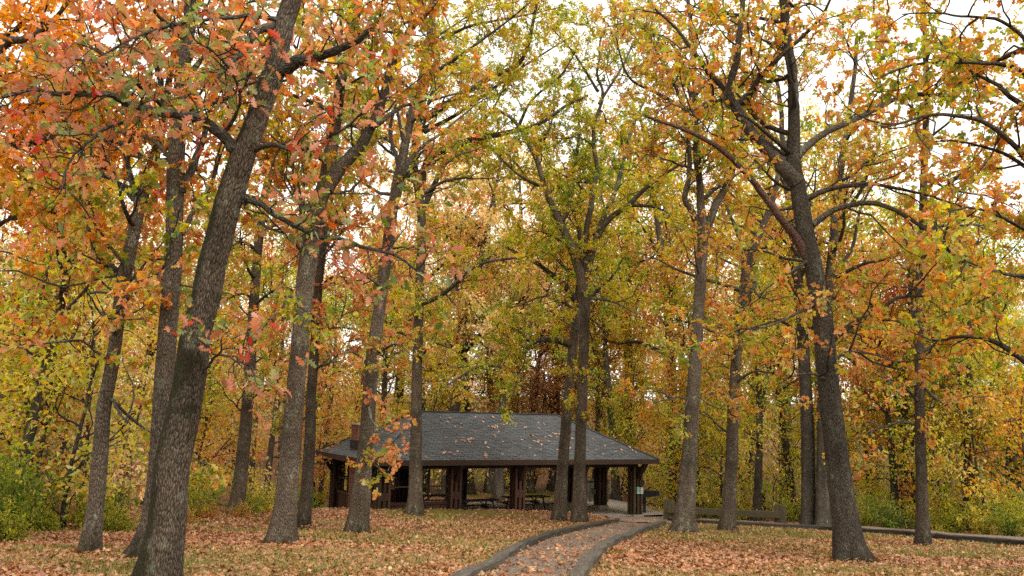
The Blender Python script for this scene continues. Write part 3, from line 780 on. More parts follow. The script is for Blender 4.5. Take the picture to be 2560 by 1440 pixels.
def spawn(rng, polys, spacing, t0, ang, t1=1.0):
    B, Dd, Tt, ID = [], [], [], []
    for i, P in enumerate(polys):
        L = np.concatenate([[0], np.cumsum(np.linalg.norm(np.diff(P, axis=0), axis=1))])
        s = np.arange(t0*L[-1], t1*L[-1], spacing)
        if len(s) == 0: continue
        s = np.clip(s+rng.uniform(-.5, .5, len(s))*spacing, 0, L[-1]*.999)
        b = np.stack([np.interp(s, L, P[:, k]) for k in range(3)], 1)
        T = nrm(np.gradient(P, axis=0)); tt = nrm(np.stack([np.interp(s, L, T[:, k]) for k in range(3)], 1))
        B.append(b); Dd.append(tt); Tt.append(s/L[-1]); ID.append(np.full(len(s), i))
    if not B: return None
    B, Dd, Tt, ID = map(np.concatenate, (B, Dd, Tt, ID))
    pr = nrm(np.cross(Dd, rng.normal(size=Dd.shape)))
    a = R(ang)*rng.uniform(.7, 1.25, len(B))[:, None]
    return B, np.cos(a)*Dd+np.sin(a)*pr, Tt, ID
def in_view(P, mg=420):
    x, y, d = to_px(P)
    return (x > -mg) & (x < 2560+mg) & (y > -mg*.8) & (y < 1500) & (d > 1)
def gnarl_line(P, rng, amp):
    n = len(P)
    k = np.ones(5)/5
    o = np.stack([np.convolve(np.pad(rng.normal(size=n), 4, 'edge'), k, 'same')[4:4+n] for _ in range(3)], 1)
    o[0] = 0
    return P+o*amp
def trunk_mesh(P, Rr, S, gz, rng, flare=.40, mossk=1.0, patches=(), left=0):
    P = P.copy(); n = len(P)
    V, Fq, b = tubes(P[None], Rr[None], S)
    V = V.reshape(n, S, 3); b = b.reshape(n, S, 3)
    a = np.linspace(0, 2*np.pi, S, endpoint=False)[None]
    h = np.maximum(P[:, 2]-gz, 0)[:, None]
    ph = rng.uniform(0, 6.28, 3)
    lob = np.clip(.85+.5*np.cos(3*a+ph[0])+.45*np.cos(5*a+ph[1]), .1, 3)
    ex = flare*np.exp(-h/.22)*lob+.12*np.exp(-h/.8)
    ca, sa = np.cos(a), np.sin(a)
    lump = .09*(fbm(ca*1.6+h*.0, sa*1.6, h*1.1+ph[2], 3)-.5)*2+.05*(vnoise(ca*4, sa*4, h*3.1+ph[1], 6)-.5)*2
    k = 1+ex+lump
    V = P[:, None]+(V-P[:, None])*k[..., None]
    b[..., :2] *= k[..., None]
    hb = np.broadcast_to(h, (n, S))
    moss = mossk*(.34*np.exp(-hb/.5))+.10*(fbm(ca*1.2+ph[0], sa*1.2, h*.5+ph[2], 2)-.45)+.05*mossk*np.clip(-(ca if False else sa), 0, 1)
    if left:
        lf = -(V[..., 0]-P[:, None, 0])/np.maximum(Rr[:, None], 1e-3)
        moss = moss+left*np.clip(lf*1.3-.1, 0, 1)*(.5+fbm(V[..., 0]*3, V[..., 1]*3, V[..., 2]*1.2, 14))
    for (pz, pr, px_) in patches:
        cc = P[np.argmin(np.abs(P[:, 2]-pz))]
        toward = nrm(np.array([-cc[0]+px_, -cc[1], 0]))
        side = ((V-P[:, None])@toward)/np.maximum(Rr[:, None], 1e-3)
        moss = moss+.29*np.exp(-((V[..., 2]-pz)/pr)**2)*np.clip(side*1.6-.35, 0, 1)*(-.5+2.6*fbm(V[..., 0]*9, V[..., 1]*9, V[..., 2]*6, 4))
    return V.reshape(-1, 3), Fq, b.reshape(-1, 3), moss.ravel()
def limb_mesh(P, Rr, S, moss=.06):
    V, Fq, b = tubes(P[None], Rr[None], S)
    return V, Fq, b, np.full(len(V), moss)
def joinp(parts):
    Vs, Fs, As, Ms, off = [], [], [], [], 0
    for V, Fq, b, mo in parts:
        Vs.append(V); Fs.append(Fq+off); As.append(b); Ms.append(mo); off += len(V)
    return np.concatenate(Vs), np.concatenate(Fs), np.concatenate(As), np.concatenate(Ms)

STAT = dict(leaves=0); FEET = []
def oak(label, D, trunk, limbs=(), pal='mixed', seed=1, auto=8, amin=.35, amax=1.0, alen=(2.0, 4.2), lvl='mid', lsize=.138, dens=1.0, bark=None, barek=(),
        sp2=.55, l2=(.9, 2.2), patches=(), keep_leaf_objs=0, name='oak_tree', cat='tree', group=None, lspray=12, low=0, lowr=(.25, .5), ws=1.0, left=0):
    rng = np.random.default_rng(seed)
    bark = bark or BARK
    k = D/F_PX
    T = np.array([at(x, y, D) for x, y, w_ in trunk]); Wd = np.array([w_ for *_, w_ in trunk])*k/2*ws
    gz = float(ground(T[0, 0], T[0, 1])); T[0, 2] = gz-.12
    n_per = 9
    P = catmull(np.column_stack([T, Wd]), n_per)
    P, Rr = P[:, :3], np.maximum(P[:, 3], .01)
    G = gnarl_line(P, rng, 1.0)-P
    P = P+G*(.012+.10*np.clip(1-Rr/Rr[n_per*2]*1.6, 0, 1))[:, None]
    root = thing(name, label, cat, (T[0, 0], T[0, 1], gz), 0, group)
    FEET.append((T[0, 0], T[0, 1], Rr[n_per]))
    o0 = np.array([T[0, 0], T[0, 1], gz])
    V, Fq, b, mo = trunk_mesh(P, Rr, 30, gz, rng, patches=patches, left=left)
    obj('trunk', mesh('trunk', V-o0, [Fq], bark, True, {'bco': b, 'moss': mo}), root)
    polys, rads, bare = [], [], []
    for li, lb in enumerate(limbs):
        w0, pts, dd = lb[0], lb[1], lb[2] if len(lb) > 2 else 0
        n = len(pts)
        Q = np.array([at(x, y, D+dd*(i/(n-1))**1.2) for i, (x, y) in enumerate(pts)])
        Q = gnarl_line(catmull(Q, 7), rng, .025)
        tt = np.linspace(0, 1, len(Q))
        rr = w0*k/2*(1-.72*tt)*(1+.25*np.exp(-tt*14))
        bk = BARK_RED if li in barek else bark
        V, Fq, b, mo = limb_mesh(Q, rr, 10)
        obj('limb', mesh('limb', V-o0, [Fq], bk if li in barek or w0*k > .22 else (BARK_D if bark is BARK_D else BARK_L), True, {'bco': b+seed, 'moss': mo}), root)
        if li not in barek: polys.append(Q); rads.append(rr[len(rr)//3])
    wood = []
    # procedural limbs off the trunk
    pl1 = []
    def add_limbs(n, a0, a1, lens, thin):
        if n <= 0: return
        Ltot = len(P)-1
        for q in range(n):
            f_ = a0+(a1-a0)*(q+rng.random())/n
            i = min(int(f_*Ltot), Ltot-1)
            az = rng.uniform(0, 2*np.pi)
            d = np.array([[math.cos(az), math.sin(az), rng.uniform(.1, .75)]])
            ln = rng.uniform(*lens)*(1.15-.45*f_)
            Q = grow(rng, P[i:i+1], d, np.array([ln]), 9, .22, .04)[0]
            if not in_view(Q[::4], 350).any(): continue
            r0 = min(Rr[i]*.5, .02*ln+.014)*thin
            rr = r0*(1-.8*np.linspace(0, 1, 9))
            wood.append(limb_mesh(Q, rr, 7)); pl1.append(Q)
    add_limbs(auto, amin, amax, alen, 1.0)
    add_limbs(low, lowr[0], lowr[1], (1.0, 2.2), .7)
    allp = polys+pl1
    r = spawn(rng, allp, sp2/dens, .18, 55)
    if r is not None:
        B, Dv, Tt, ID = r
        ln = rng.uniform(l2[0], l2[1], len(B))*(1.15-.5*Tt)
        P2 = grow(rng, B, Dv, ln, 7, .28, .05)
        ok = in_view(P2[:, 3]) | in_view(P2[:, -1])
        P2, ln = P2[ok], ln[ok]
        if len(P2):
            R2 = (.0105*ln+.005)[:, None]*(1-.75*np.linspace(0, 1, 7))[None]
            V, Fq, b = tubes(P2, R2, 5); wood.append((V, Fq, b, np.full(len(V), .05)))
            r3 = spawn(rng, list(P2), .21/math.sqrt(dens), .25, 50)
            B3, D3, T3, I3 = r3
            l3 = rng.uniform(.22, .6, len(B3))
            P3 = grow(rng, B3, D3, l3, 4, .3, .03)
            # twig ends of the second-level branches as well
            R3 = .0045*np.ones((len(P3), 1))*(1-.6*np.linspace(0, 1, 4))[None]
            V, Fq, b = tubes(P3, R3, 3); wood.append((V, Fq, b, np.full(len(V), .03)))
            clump2 = rng.random(len(P2))
            nl = lspray
            q = rng.random((len(P3), nl))**.6
            idx = np.clip((q*3).astype(int), 0, 2); fr = q*3-idx
            ar = np.arange(len(P3))[:, None]
            pos = P3[ar, idx]*(1-fr[..., None])+P3[ar, idx+1]*fr[..., None]
            ax = nrm(P3[ar, idx+1]-P3[ar, idx])
            pos = pos.reshape(-1, 3)+rng.normal(size=(len(P3)*nl, 3))*.03; ax = ax.reshape(-1, 3)
            cl = np.repeat(.7*clump2[I3]+.3*rng.random(len(P3)), nl)
            vis = in_view(pos, 420); pos, ax, cl = pos[vis], ax[vis], cl[vis]
            V, Fq, rnd = leaf_mesh('crown', rng, pos, ax, lsize, lvl, cl, LM[pal])
            STAT['leaves'] += len(pos)
            if keep_leaf_objs:
                _, _, dd_ = to_px(pos); x_, y_, _ = to_px(pos)
                infr = (x_ > 10) & (x_ < 2550) & (y_ > 10) & (y_ < 1430)
                order = np.argsort(np.where(infr, dd_, 1e9))[:keep_leaf_objs]
                kk = len(TM[lvl][0]); fk = len(TM[lvl][1])
                VV = V.reshape(-1, kk, 3); RR = rnd.reshape(-1, kk, 3)
                for q_ in order:
                    c0 = VV[q_, 0]
                    o = obj('leaf', mesh('leaf', VV[q_]-c0, [TM[lvl][1]], LM[pal], False, {'rnd': RR[q_]}), root, loc=c0-o0)
                msk = np.ones(len(pos), bool); msk[order] = False
                V = VV[msk].reshape(-1, 3); rnd = RR[msk].reshape(-1, 3)
                Fi = TM[lvl][1]; Fq = (Fi[None]+np.arange(msk.sum())[:, None, None]*kk).reshape(-1, 3)
            o = obj('crown', mesh('crown', V-o0, [Fq], LM[pal], False, {'rnd': rnd}), root); o['kind'] = 'stuff'
    if wood:
        V, Fq, b, mo = joinp(wood)
        o = obj('branches', mesh('branches', V-o0, [Fq], BARK_D if bark is BARK_D else BARK_L, True, {'bco': b, 'moss': mo}), root); o['kind'] = 'stuff'
    return root
# ------------------------------------------------------------------ the oaks one can tell apart
SW = 'large oaks round the shelter'
oak('huge leaning oak with mossy bark and salmon-red leaves, nearest to the camera', 8.8,
    [(384, 1500, 124), (394, 1440, 108), (418, 1300, 95), (436, 1150, 94), (465, 1000, 86), (490, 850, 82), (523, 700, 79), (550, 590, 77), (572, 500, 76), (598, 420, 73), (622, 350, 66), (655, 260, 62), (684, 180, 66), (702, 100, 60), (728, 0, 54), (745, -80, 50), (770, -300, 40), (775, -600, 24)],
    [(30, [(600, 400), (560, 345), (500, 302), (435, 288), (390, 275), (330, 262), (270, 235), (200, 238), (120, 228), (20, 235)], -1.4),
     (12, [(420, 285), (360, 225), (300, 190), (220, 150), (130, 150)], -1.5),
     (12, [(400, 278), (330, 300), (250, 330), (180, 400), (150, 470)], -1.2),
     (26, [(705, 60), (650, 75), (610, 118), (580, 160), (545, 190)], -.6),
     (40, [(700, 180), (745, 150), (790, 140), (860, 120), (930, 70)], -.5),
     (14, [(640, 372), (690, 368), (760, 372), (850, 330), (930, 250)], -.8),
     (18, [(605, 508), (635, 500), (690, 535), (780, 580), (880, 605), (1000, 640), (1050, 700)], -.6),
     (8, [(505, 930), (545, 890), (590, 900), (635, 925)], -.7),
     (12, [(705, 50), (600, 40), (450, 60), (330, 100), (240, 140)], -1.6),
     (10, [(560, 330), (600, 250), (580, 180), (520, 120)], -1.3)],
    pal='red', seed=11, ws=.88, left=.48, auto=0, lvl='hi', lsize=.112, sp2=.105, l2=(.25, .65), dens=1.0, patches=((1.62, .42, 1.4), (2.0, .2, .6)), keep_leaf_objs=300, lspray=6, group=SW)
oak('straight grey oak trunk standing behind the leaning oak', 12.8,
    [(350, 1392, 69), (385, 1300, 62), (402, 1100, 56), (415, 900, 52), (430, 700, 50), (438, 500, 48), (443, 350, 46), (455, 200, 42), (468, 100, 36), (480, -60, 30), (490, -300, 18)],
    [(22, [(452, 480), (485, 405), (510, 340), (528, 250), (560, 120), (600, 0)], .8), (14, [(455, 585), (495, 515), (530, 460), (545, 380)], .6),
     (16, [(448, 330), (410, 250), (380, 120), (370, 0)], .5), (12, [(445, 420), (380, 350), (300, 330), (220, 300)], .4)],
    pal='peach', seed=12, ws=0.88, auto=9, amin=.55, alen=(1.6, 3.0), lsize=.14, group=SW)
oak('slim curved oak with mossy upper trunk at the edge of the shrubs', 13.4,
    [(226, 1378, 57), (245, 1200, 50), (262, 1000, 45), (285, 880, 42), (300, 760, 42), (322, 640, 44), (345, 530, 40), (375, 440, 34), (405, 330, 28), (425, 200, 22), (440, 60, 16)],
    [(18, [(350, 520), (332, 460), (315, 390), (285, 335), (260, 240)], .3), (14, [(336, 500), (300, 465), (250, 430), (180, 390), (100, 330)], -.4),
     (10, [(300, 762), (345, 720), (390, 690), (440, 690)], -.3), (9, [(270, 900), (220, 860), (170, 850)], -.8), (9, [(280, 1000), (300, 1040), (330, 1060)], -.6)],
    pal='mixed', seed=13, ws=0.74, auto=6, amin=.45, alen=(1.3, 2.4), low=4, lowr=(.3, .5), lsize=.14, group=SW)
oak('dark oak trunk rising from the leaf litter between the shrubs and the twin trunks', 29.5,
    [(590, 1284, 48), (605, 1150, 42), (620, 1000, 37), (632, 800, 33), (645, 620, 30), (660, 500, 28), (680, 400, 22), (692, 320, 18), (700, 200, 14)],
    [(14, [(668, 490), (710, 452), (770, 458), (830, 440)], 1), (14, [(664, 470), (692, 420), (725, 385), (750, 300)], .5),
     (8, [(634, 990), (680, 975), (740, 1000), (790, 1020)], -1.5), (8, [(636, 745), (600, 735), (550, 760)], -1), (8, [(640, 760), (700, 720), (760, 740)], -2)],
    pal='mixed', seed=14, lvl='mid4', dens=1.5, ws=0.75, auto=12, amin=.4, alen=(2.5, 5), low=4, lowr=(.2, .4), group=SW)
oak('tall forked oak with grey bark left of the shelter', 17.3,
    [(703, 1350, 62), (715, 1250, 57), (728, 1100, 51), (742, 950, 48), (755, 800, 46), (770, 650, 48), (790, 520, 46), (812, 460, 42), (835, 330, 32), (855, 200, 28), (872, 80, 26), (890, -80, 24), (905, -300, 14)],
    [(38, [(812, 475), (850, 420), (892, 375), (932, 315), (955, 240), (985, 150), (1030, 70), (1090, 0), (1140, -60)], .5), (18, [(848, 240), (880, 120), (905, 0), (915, -60)], -.6),
     (10, [(770, 760), (720, 740), (690, 742)], -.6), (12, [(930, 320), (1000, 270), (1060, 250), (1130, 180)], .6), (9, [(790, 540), (740, 500), (700, 440)], -.6)],
    pal='mixed', seed=15, dens=1.5, ws=0.93, auto=9, amin=.6, alen=(1.8, 3.2), low=3, lowr=(.4, .55), group=SW)
oak('thin straight oak standing close behind the tall forked oak', 23,
    [(757, 1312, 38), (772, 1150, 34), (778, 1000, 30), (788, 850, 28), (797, 700, 26), (815, 550, 24), (832, 430, 22), (846, 250, 18), (850, 100, 15), (855, -60, 12)],
    [(8, [(795, 720), (840, 690), (900, 700), (950, 680)], -.8), (8, [(790, 920), (830, 900), (870, 850)], -1)],
    pal='peach', seed=16, dens=1.5, ws=0.82, auto=10, amin=.45, alen=(1.8, 3.4), low=4, lowr=(.3, .55), group=SW)
oak('broad dark oak in front of the left end of the shelter', 21,
    [(892, 1330, 69), (902, 1250, 61), (915, 1100, 51), (932, 900, 45), (955, 720, 41), (972, 600, 40), (985, 500, 38), (1005, 400, 34), (1022, 320, 27), (1050, 200, 22), (1075, 60, 18), (1088, -60, 16)],
    [(16, [(990, 500), (1015, 420), (1060, 365), (1110, 330), (1190, 260)], 1), (12, [(1000, 420), (975, 330), (990, 230), (960, 120)], -.5),
     (7, [(928, 960), (925, 1030), (950, 1075), (990, 1095)], -3), (5, [(912, 1150), (940, 1165), (975, 1180)], -3),
     (8, [(940, 880), (990, 860), (1030, 890)], -2), (8, [(960, 720), (900, 680), (860, 640)], -2), (8, [(930, 920), (880, 880), (830, 900)], -2)],
    pal='peach', seed=17, dens=1.0, l2=(.4, 1.0), ws=0.72, auto=9, amin=.55, alen=(2, 4), low=3, lowr=(.4, .6), group=SW)
oak('straight oak against the shelter front, its long limbs reaching right over the roof', 33,
    [(1037, 1276, 57), (1038, 1200, 47), (1042, 950, 38), (1048, 750, 34), (1054, 560, 32), (1042, 450, 30), (1034, 380, 26), (1060, 250, 22), (1080, 100, 18), (1090, -60, 14)],
    [(20, [(1048, 480), (1072, 400), (1140, 360), (1200, 345), (1290, 325), (1350, 310), (1420, 262), (1470, 240)], -2), (15, [(1052, 540), (1090, 450), (1130, 385), (1180, 365), (1260, 380), (1330, 460)], 1),
     (20, [(1056, 300), (1150, 240), (1230, 190), (1300, 155), (1332, 60), (1350, -40)], -1.5), (13, [(1048, 760), (1100, 740), (1160, 690), (1200, 660), (1290, 645), (1350, 655)], -2.5),
     (12, [(1060, 330), (1160, 275), (1310, 165), (1440, 85)], 2), (9, [(1046, 860), (1000, 830), (960, 850)], -2), (9, [(1044, 900), (1090, 860), (1140, 880)], -2),
     (10, [(1130, 385), (1180, 340), (1250, 240), (1290, 100)], 2), (10, [(1080, 110), (1180, 65), (1300, 40), (1420, 15)], -1), (10, [(1072, 190), (1170, 125), (1260, 60), (1370, -30)], -2), (9, [(1290, 325), (1330, 250), (1400, 190), (1440, 130)], -2)],
    pal='green', seed=18, lvl='mid4', dens=1.8, ws=0.68, auto=18, amin=.5, alen=(3, 5.5), low=5, lowr=(.3, .5), group=SW)
oak('slightly leaning oak, left one of the close pair before the shelter', 33.6,
    [(1398, 1277, 50), (1408, 1150, 43), (1420, 1000, 38), (1432, 880, 36), (1444, 760, 32), (1452, 660, 26), (1448, 580, 20), (1420, 480, 14)],
    [(17, [(1432, 862), (1385, 850), (1335, 855), (1292, 905), (1270, 918), (1210, 914), (1160, 935), (1120, 965)], -2), (18, [(1442, 752), (1402, 705), (1352, 665), (1305, 640), (1250, 610)], .5),
     (8, [(1275, 915), (1290, 950), (1285, 990)], -2), (8, [(1330, 857), (1280, 820), (1225, 828)], -1)],
    pal='green', seed=19, lvl='mid4', dens=2.0, ws=0.64, auto=8, amin=.55, alen=(2.5, 4.5), low=1, lowr=(.3, .4), group=SW)
oak('vase-shaped oak with many forked limbs, right one of the close pair before the shelter', 32,
    [(1447, 1288, 55), (1450, 1150, 43), (1455, 1000, 39), (1461, 850, 37), (1465, 720, 35), (1468, 640, 30), (1466, 580, 24), (1480, 500, 20), (1493, 420, 17), (1484, 340, 15), (1502, 250, 12), (1494, 160, 9), (1510, 80, 6)],
    [(25, [(1462, 730), (1442, 655), (1416, 592), (1395, 550), (1366, 480), (1340, 400), (1292, 312), (1240, 270)], -1), (20, [(1470, 650), (1508, 565), (1570, 512), (1640, 450), (1720, 400)], -1),
     (15, [(1398, 555), (1420, 525), (1440, 400), (1446, 290), (1430, 180)], 1.5), (15, [(1490, 590), (1540, 470), (1585, 310), (1620, 240)], 1.5), (9, [(1466, 752), (1530, 692), (1560, 640)], -1.5),
     (8, [(1468, 745), (1530, 755), (1590, 782)], -1.5), (10, [(1360, 470), (1300, 440), (1240, 380)], -1.5), (10, [(1570, 512), (1640, 520), (1690, 545)], -1), (8, [(1496, 230), (1440, 140), (1380, 70)], -1), (8, [(1498, 260), (1560, 160), (1600, 70)], 1), (8, [(1340, 400), (1380, 300), (1390, 200)], 1)],
    pal='green', seed=20, lvl='mid4', dens=1.7, ws=0.66, auto=8, amin=.55, alen=(2.5, 4.5), low=2, lowr=(.25, .4), group=SW)
oak('flared oak trunk with pale upper limbs, beside the front rail post', 26,
    [(1706, 1330, 73), (1716, 1250, 58), (1725, 1100, 47), (1735, 950, 42), (1745, 800, 38), (1752, 680, 36), (1757, 585, 33), (1750, 480, 24), (1742, 380, 21), (1735, 250, 18), (1730, 100, 15), (1715, -60, 12)],
    [(19, [(1756, 595), (1730, 530), (1712, 500), (1722, 440), (1718, 330), (1695, 230), (1640, 130), (1610, 60)], -1), (23, [(1758, 590), (1790, 512), (1825, 450), (1842, 380), (1870, 300), (1880, 180)], .8),
     (11, [(1722, 275), (1640, 232), (1570, 190), (1540, 90)], -1.5), (12, [(1735, 265), (1690, 125), (1620, 70), (1550, 20)], .8), (8, [(1738, 880), (1690, 860), (1640, 880)], -1.5), (9, [(1735, 200), (1660, 110), (1580, 60), (1500, 70)], .5), (9, [(1870, 300), (1930, 200), (1960, 100)], 1)],
    pal='mixed', seed=21, lvl='mid4', dens=1.5, ws=0.78, auto=14, amin=.6, alen=(2.5, 4.2), low=3, lowr=(.25, .45), group=SW)
oak('thinner oak right of the flared trunk, its mossy foot in front of the guard rail', 28,
    [(1818, 1326, 46), (1826, 1200, 40), (1834, 1000, 34), (1845, 850, 32), (1862, 700, 30), (1880, 620, 26), (1910, 560, 22), (1940, 470, 18), (1960, 350, 14)],
    [(14, [(1862, 705), (1850, 600), (1822, 530), (1800, 470)], 1), (8, [(1842, 880), (1780, 830), (1700, 800)], -1.5), (8, [(1836, 960), (1880, 930), (1930, 930)], -1.5), (8, [(1832, 1000), (1790, 980), (1740, 1010)], -1.5)],
    pal='mixed', seed=22, lvl='mid4', dens=1.2, ws=0.78, auto=10, amin=.45, alen=(2.2, 4), low=5, lowr=(.2, .45), group=SW)
oak('big dark-barked oak with crooked limbs and a bare reddish dead limb', 16.6,
    [(2132, 1396, 90), (2110, 1280, 74), (2090, 1120, 67), (2070, 950, 61), (2055, 800, 58), (2035, 680, 54), (2015, 580, 52), (1996, 480, 48), (1986, 400, 42), (1985, 280, 36), (1975, 150, 30), (1962, 0, 26), (1955, -80, 24), (1945, -300, 15)],
    [(38, [(1990, 455), (1942, 402), (1890, 345), (1842, 272), (1826, 238), (1838, 170), (1850, 80), (1862, -60)], -.6),
     (25, [(2026, 660), (1990, 590), (1930, 520), (1880, 450), (1800, 375), (1720, 325), (1610, 290)], -1.2),
     (20, [(1842, 262), (1880, 232), (1902, 190), (1960, 130), (2040, 60), (2090, -30)], -.9), (18, [(1832, 232), (1780, 190), (1740, 140), (1700, 80), (1640, 20)], -.3), (9, [(1828, 242), (1770, 255), (1725, 275), (1660, 250)], -1),
     (20, [(1992, 392), (2060, 335), (2160, 290), (2260, 240), (2350, 232), (2440, 190)], .6), (15, [(2016, 500), (2080, 470), (2160, 460), (2280, 480), (2400, 520)], -.6),
     (16, [(2030, 562), (2100, 515), (2190, 512), (2270, 542), (2332, 592), (2420, 660), (2570, 700)], -.8), (18, [(2078, 852), (2130, 812), (2200, 780), (2240, 745), (2320, 738)], -.5),
     (10, [(2070, 900), (2120, 880), (2190, 885), (2240, 910)], -.8), (8, [(2080, 960), (2020, 930), (1960, 950)], -1), (9, [(2030, 640), (1960, 690), (1890, 740)], -.9), (9, [(2050, 760), (1960, 800), (1880, 830)], -.9)],
    pal='mixed', seed=23, dens=1.05, lspray=8, ws=0.82, auto=14, amin=.6, alen=(1.8, 3.2), bark=BARK_D, barek=(1,), low=2, lowr=(.45, .6), lsize=.138, group=SW)
oak('thick grey oak, left of the two standing side by side behind the dark-barked oak', 34,
    [(2020, 1308, 55), (2020, 1100, 52), (2010, 900, 47), (2000, 750, 40), (1985, 600, 32), (1960, 400, 24), (1950, 200, 16)],
    [(12, [(1995, 700), (1930, 620), (1880, 560)], 1), (10, [(2005, 840), (1950, 800), (1900, 800)], -1)], pal='mixed', seed=24, lvl='mid4', dens=1.2, ws=0.62, auto=14, amin=.4, alen=(2.8, 5), bark=BARK_D, low=3, group=SW)
oak('thick grey oak, right of the two standing side by side behind the dark-barked oak', 33.5,
    [(2058, 1316, 59), (2058, 1100, 50), (2060, 900, 46), (2075, 700, 38), (2092, 500, 30), (2120, 300, 22), (2140, 100, 14)],
    [(12, [(2075, 690), (2130, 620), (2160, 500), (2230, 400)], 1), (14, [(2085, 560), (2150, 480), (2200, 350)], -1)], pal='mixed', seed=25, lvl='mid4', dens=1.2, ws=0.62, auto=14, amin=.4, alen=(2.8, 5), bark=BARK_D, low=3, group=SW)
oak('slim straight oak beside the timber edge of the side path', 22.7,
    [(2308, 1361, 40), (2303, 1200, 32), (2300, 1000, 29), (2298, 800, 28), (2305, 600, 25), (2310, 450, 22), (2315, 250, 18), (2310, 50, 14), (2305, -60, 12)],
    [(11, [(2298, 838), (2282, 780), (2272, 700), (2268, 620), (2240, 520)], 1), (9, [(2300, 1010), (2250, 960), (2200, 940)], -1), (9, [(2302, 960), (2360, 1010), (2410, 1040)], -1), (9, [(2300, 880), (2370, 850), (2440, 870)], -1)],
    pal='mixed', seed=26, dens=1.2, ws=0.82, auto=12, amin=.4, alen=(2, 3.8), low=4, lowr=(.2, .45), group=SW)
oak('oak at the right edge of the picture with long orange-leaved limbs reaching in', 14.5,
    [(2720, 1520, 100), (2705, 1200, 76), (2690, 900, 66), (2670, 600, 56), (2640, 300, 44), (2600, 0, 36), (2575, -300, 26), (2590, -600, 15)],
    [(18, [(2660, 560), (2560, 392), (2450, 302), (2340, 290), (2200, 322)], -.5), (20, [(2690, 1000), (2560, 900), (2480, 852), (2400, 842), (2330, 852)], 1.0),
     (14, [(2640, 320), (2560, 180), (2450, 158), (2300, 160), (2180, 200)], -.5), (13, [(2650, 500), (2540, 402), (2440, 362), (2350, 352)], .5), (13, [(2680, 800), (2600, 700), (2500, 682), (2380, 640)], -.6),
     (12, [(2620, 160), (2520, 60), (2400, 40), (2260, 30)], -.4), (12, [(2660, 640), (2540, 560), (2430, 520), (2320, 540)], -.8)],
    pal='mixed', seed=27, dens=1.2, ws=0.9, auto=8, amin=.4, alen=(2, 3.4), bark=BARK_D, lsize=.138, group=SW)
oak('golden-orange tree at the left edge with dark limbs reaching in from the side', 14.5,
    [(-170, 1500, 100), (-160, 1200, 76), (-150, 900, 68), (-130, 600, 58), (-100, 300, 46), (-80, 0, 36), (-50, -300, 26), (-60, -600, 15)],
    [(26, [(-140, 520), (0, 376), (100, 346), (200, 340), (260, 346), (330, 372), (400, 420)], .5), (28, [(-120, 440), (0, 130), (60, 100), (120, 65), (178, -10)], -.4), (18, [(-130, 560), (0, 388), (60, 366), (150, 342), (250, 280)], .8),
     (14, [(-100, 300), (40, 210), (180, 190), (300, 250)], .6), (13, [(-130, 620), (0, 490), (80, 432), (150, 412), (150, 360)], -.3), (13, [(-90, 160), (60, 70), (200, 90), (300, 40)], .6), (13, [(-135, 660), (0, 560), (100, 530), (200, 545)], .4), (12, [(-100, 250), (30, 280), (140, 290), (240, 420)], .4)],
    pal='gold', seed=28, ws=0.9, auto=8, amin=.45, alen=(2, 3.4), bark=BARK_D, lvl='mid', lsize=.138, dens=1.5, group=SW)
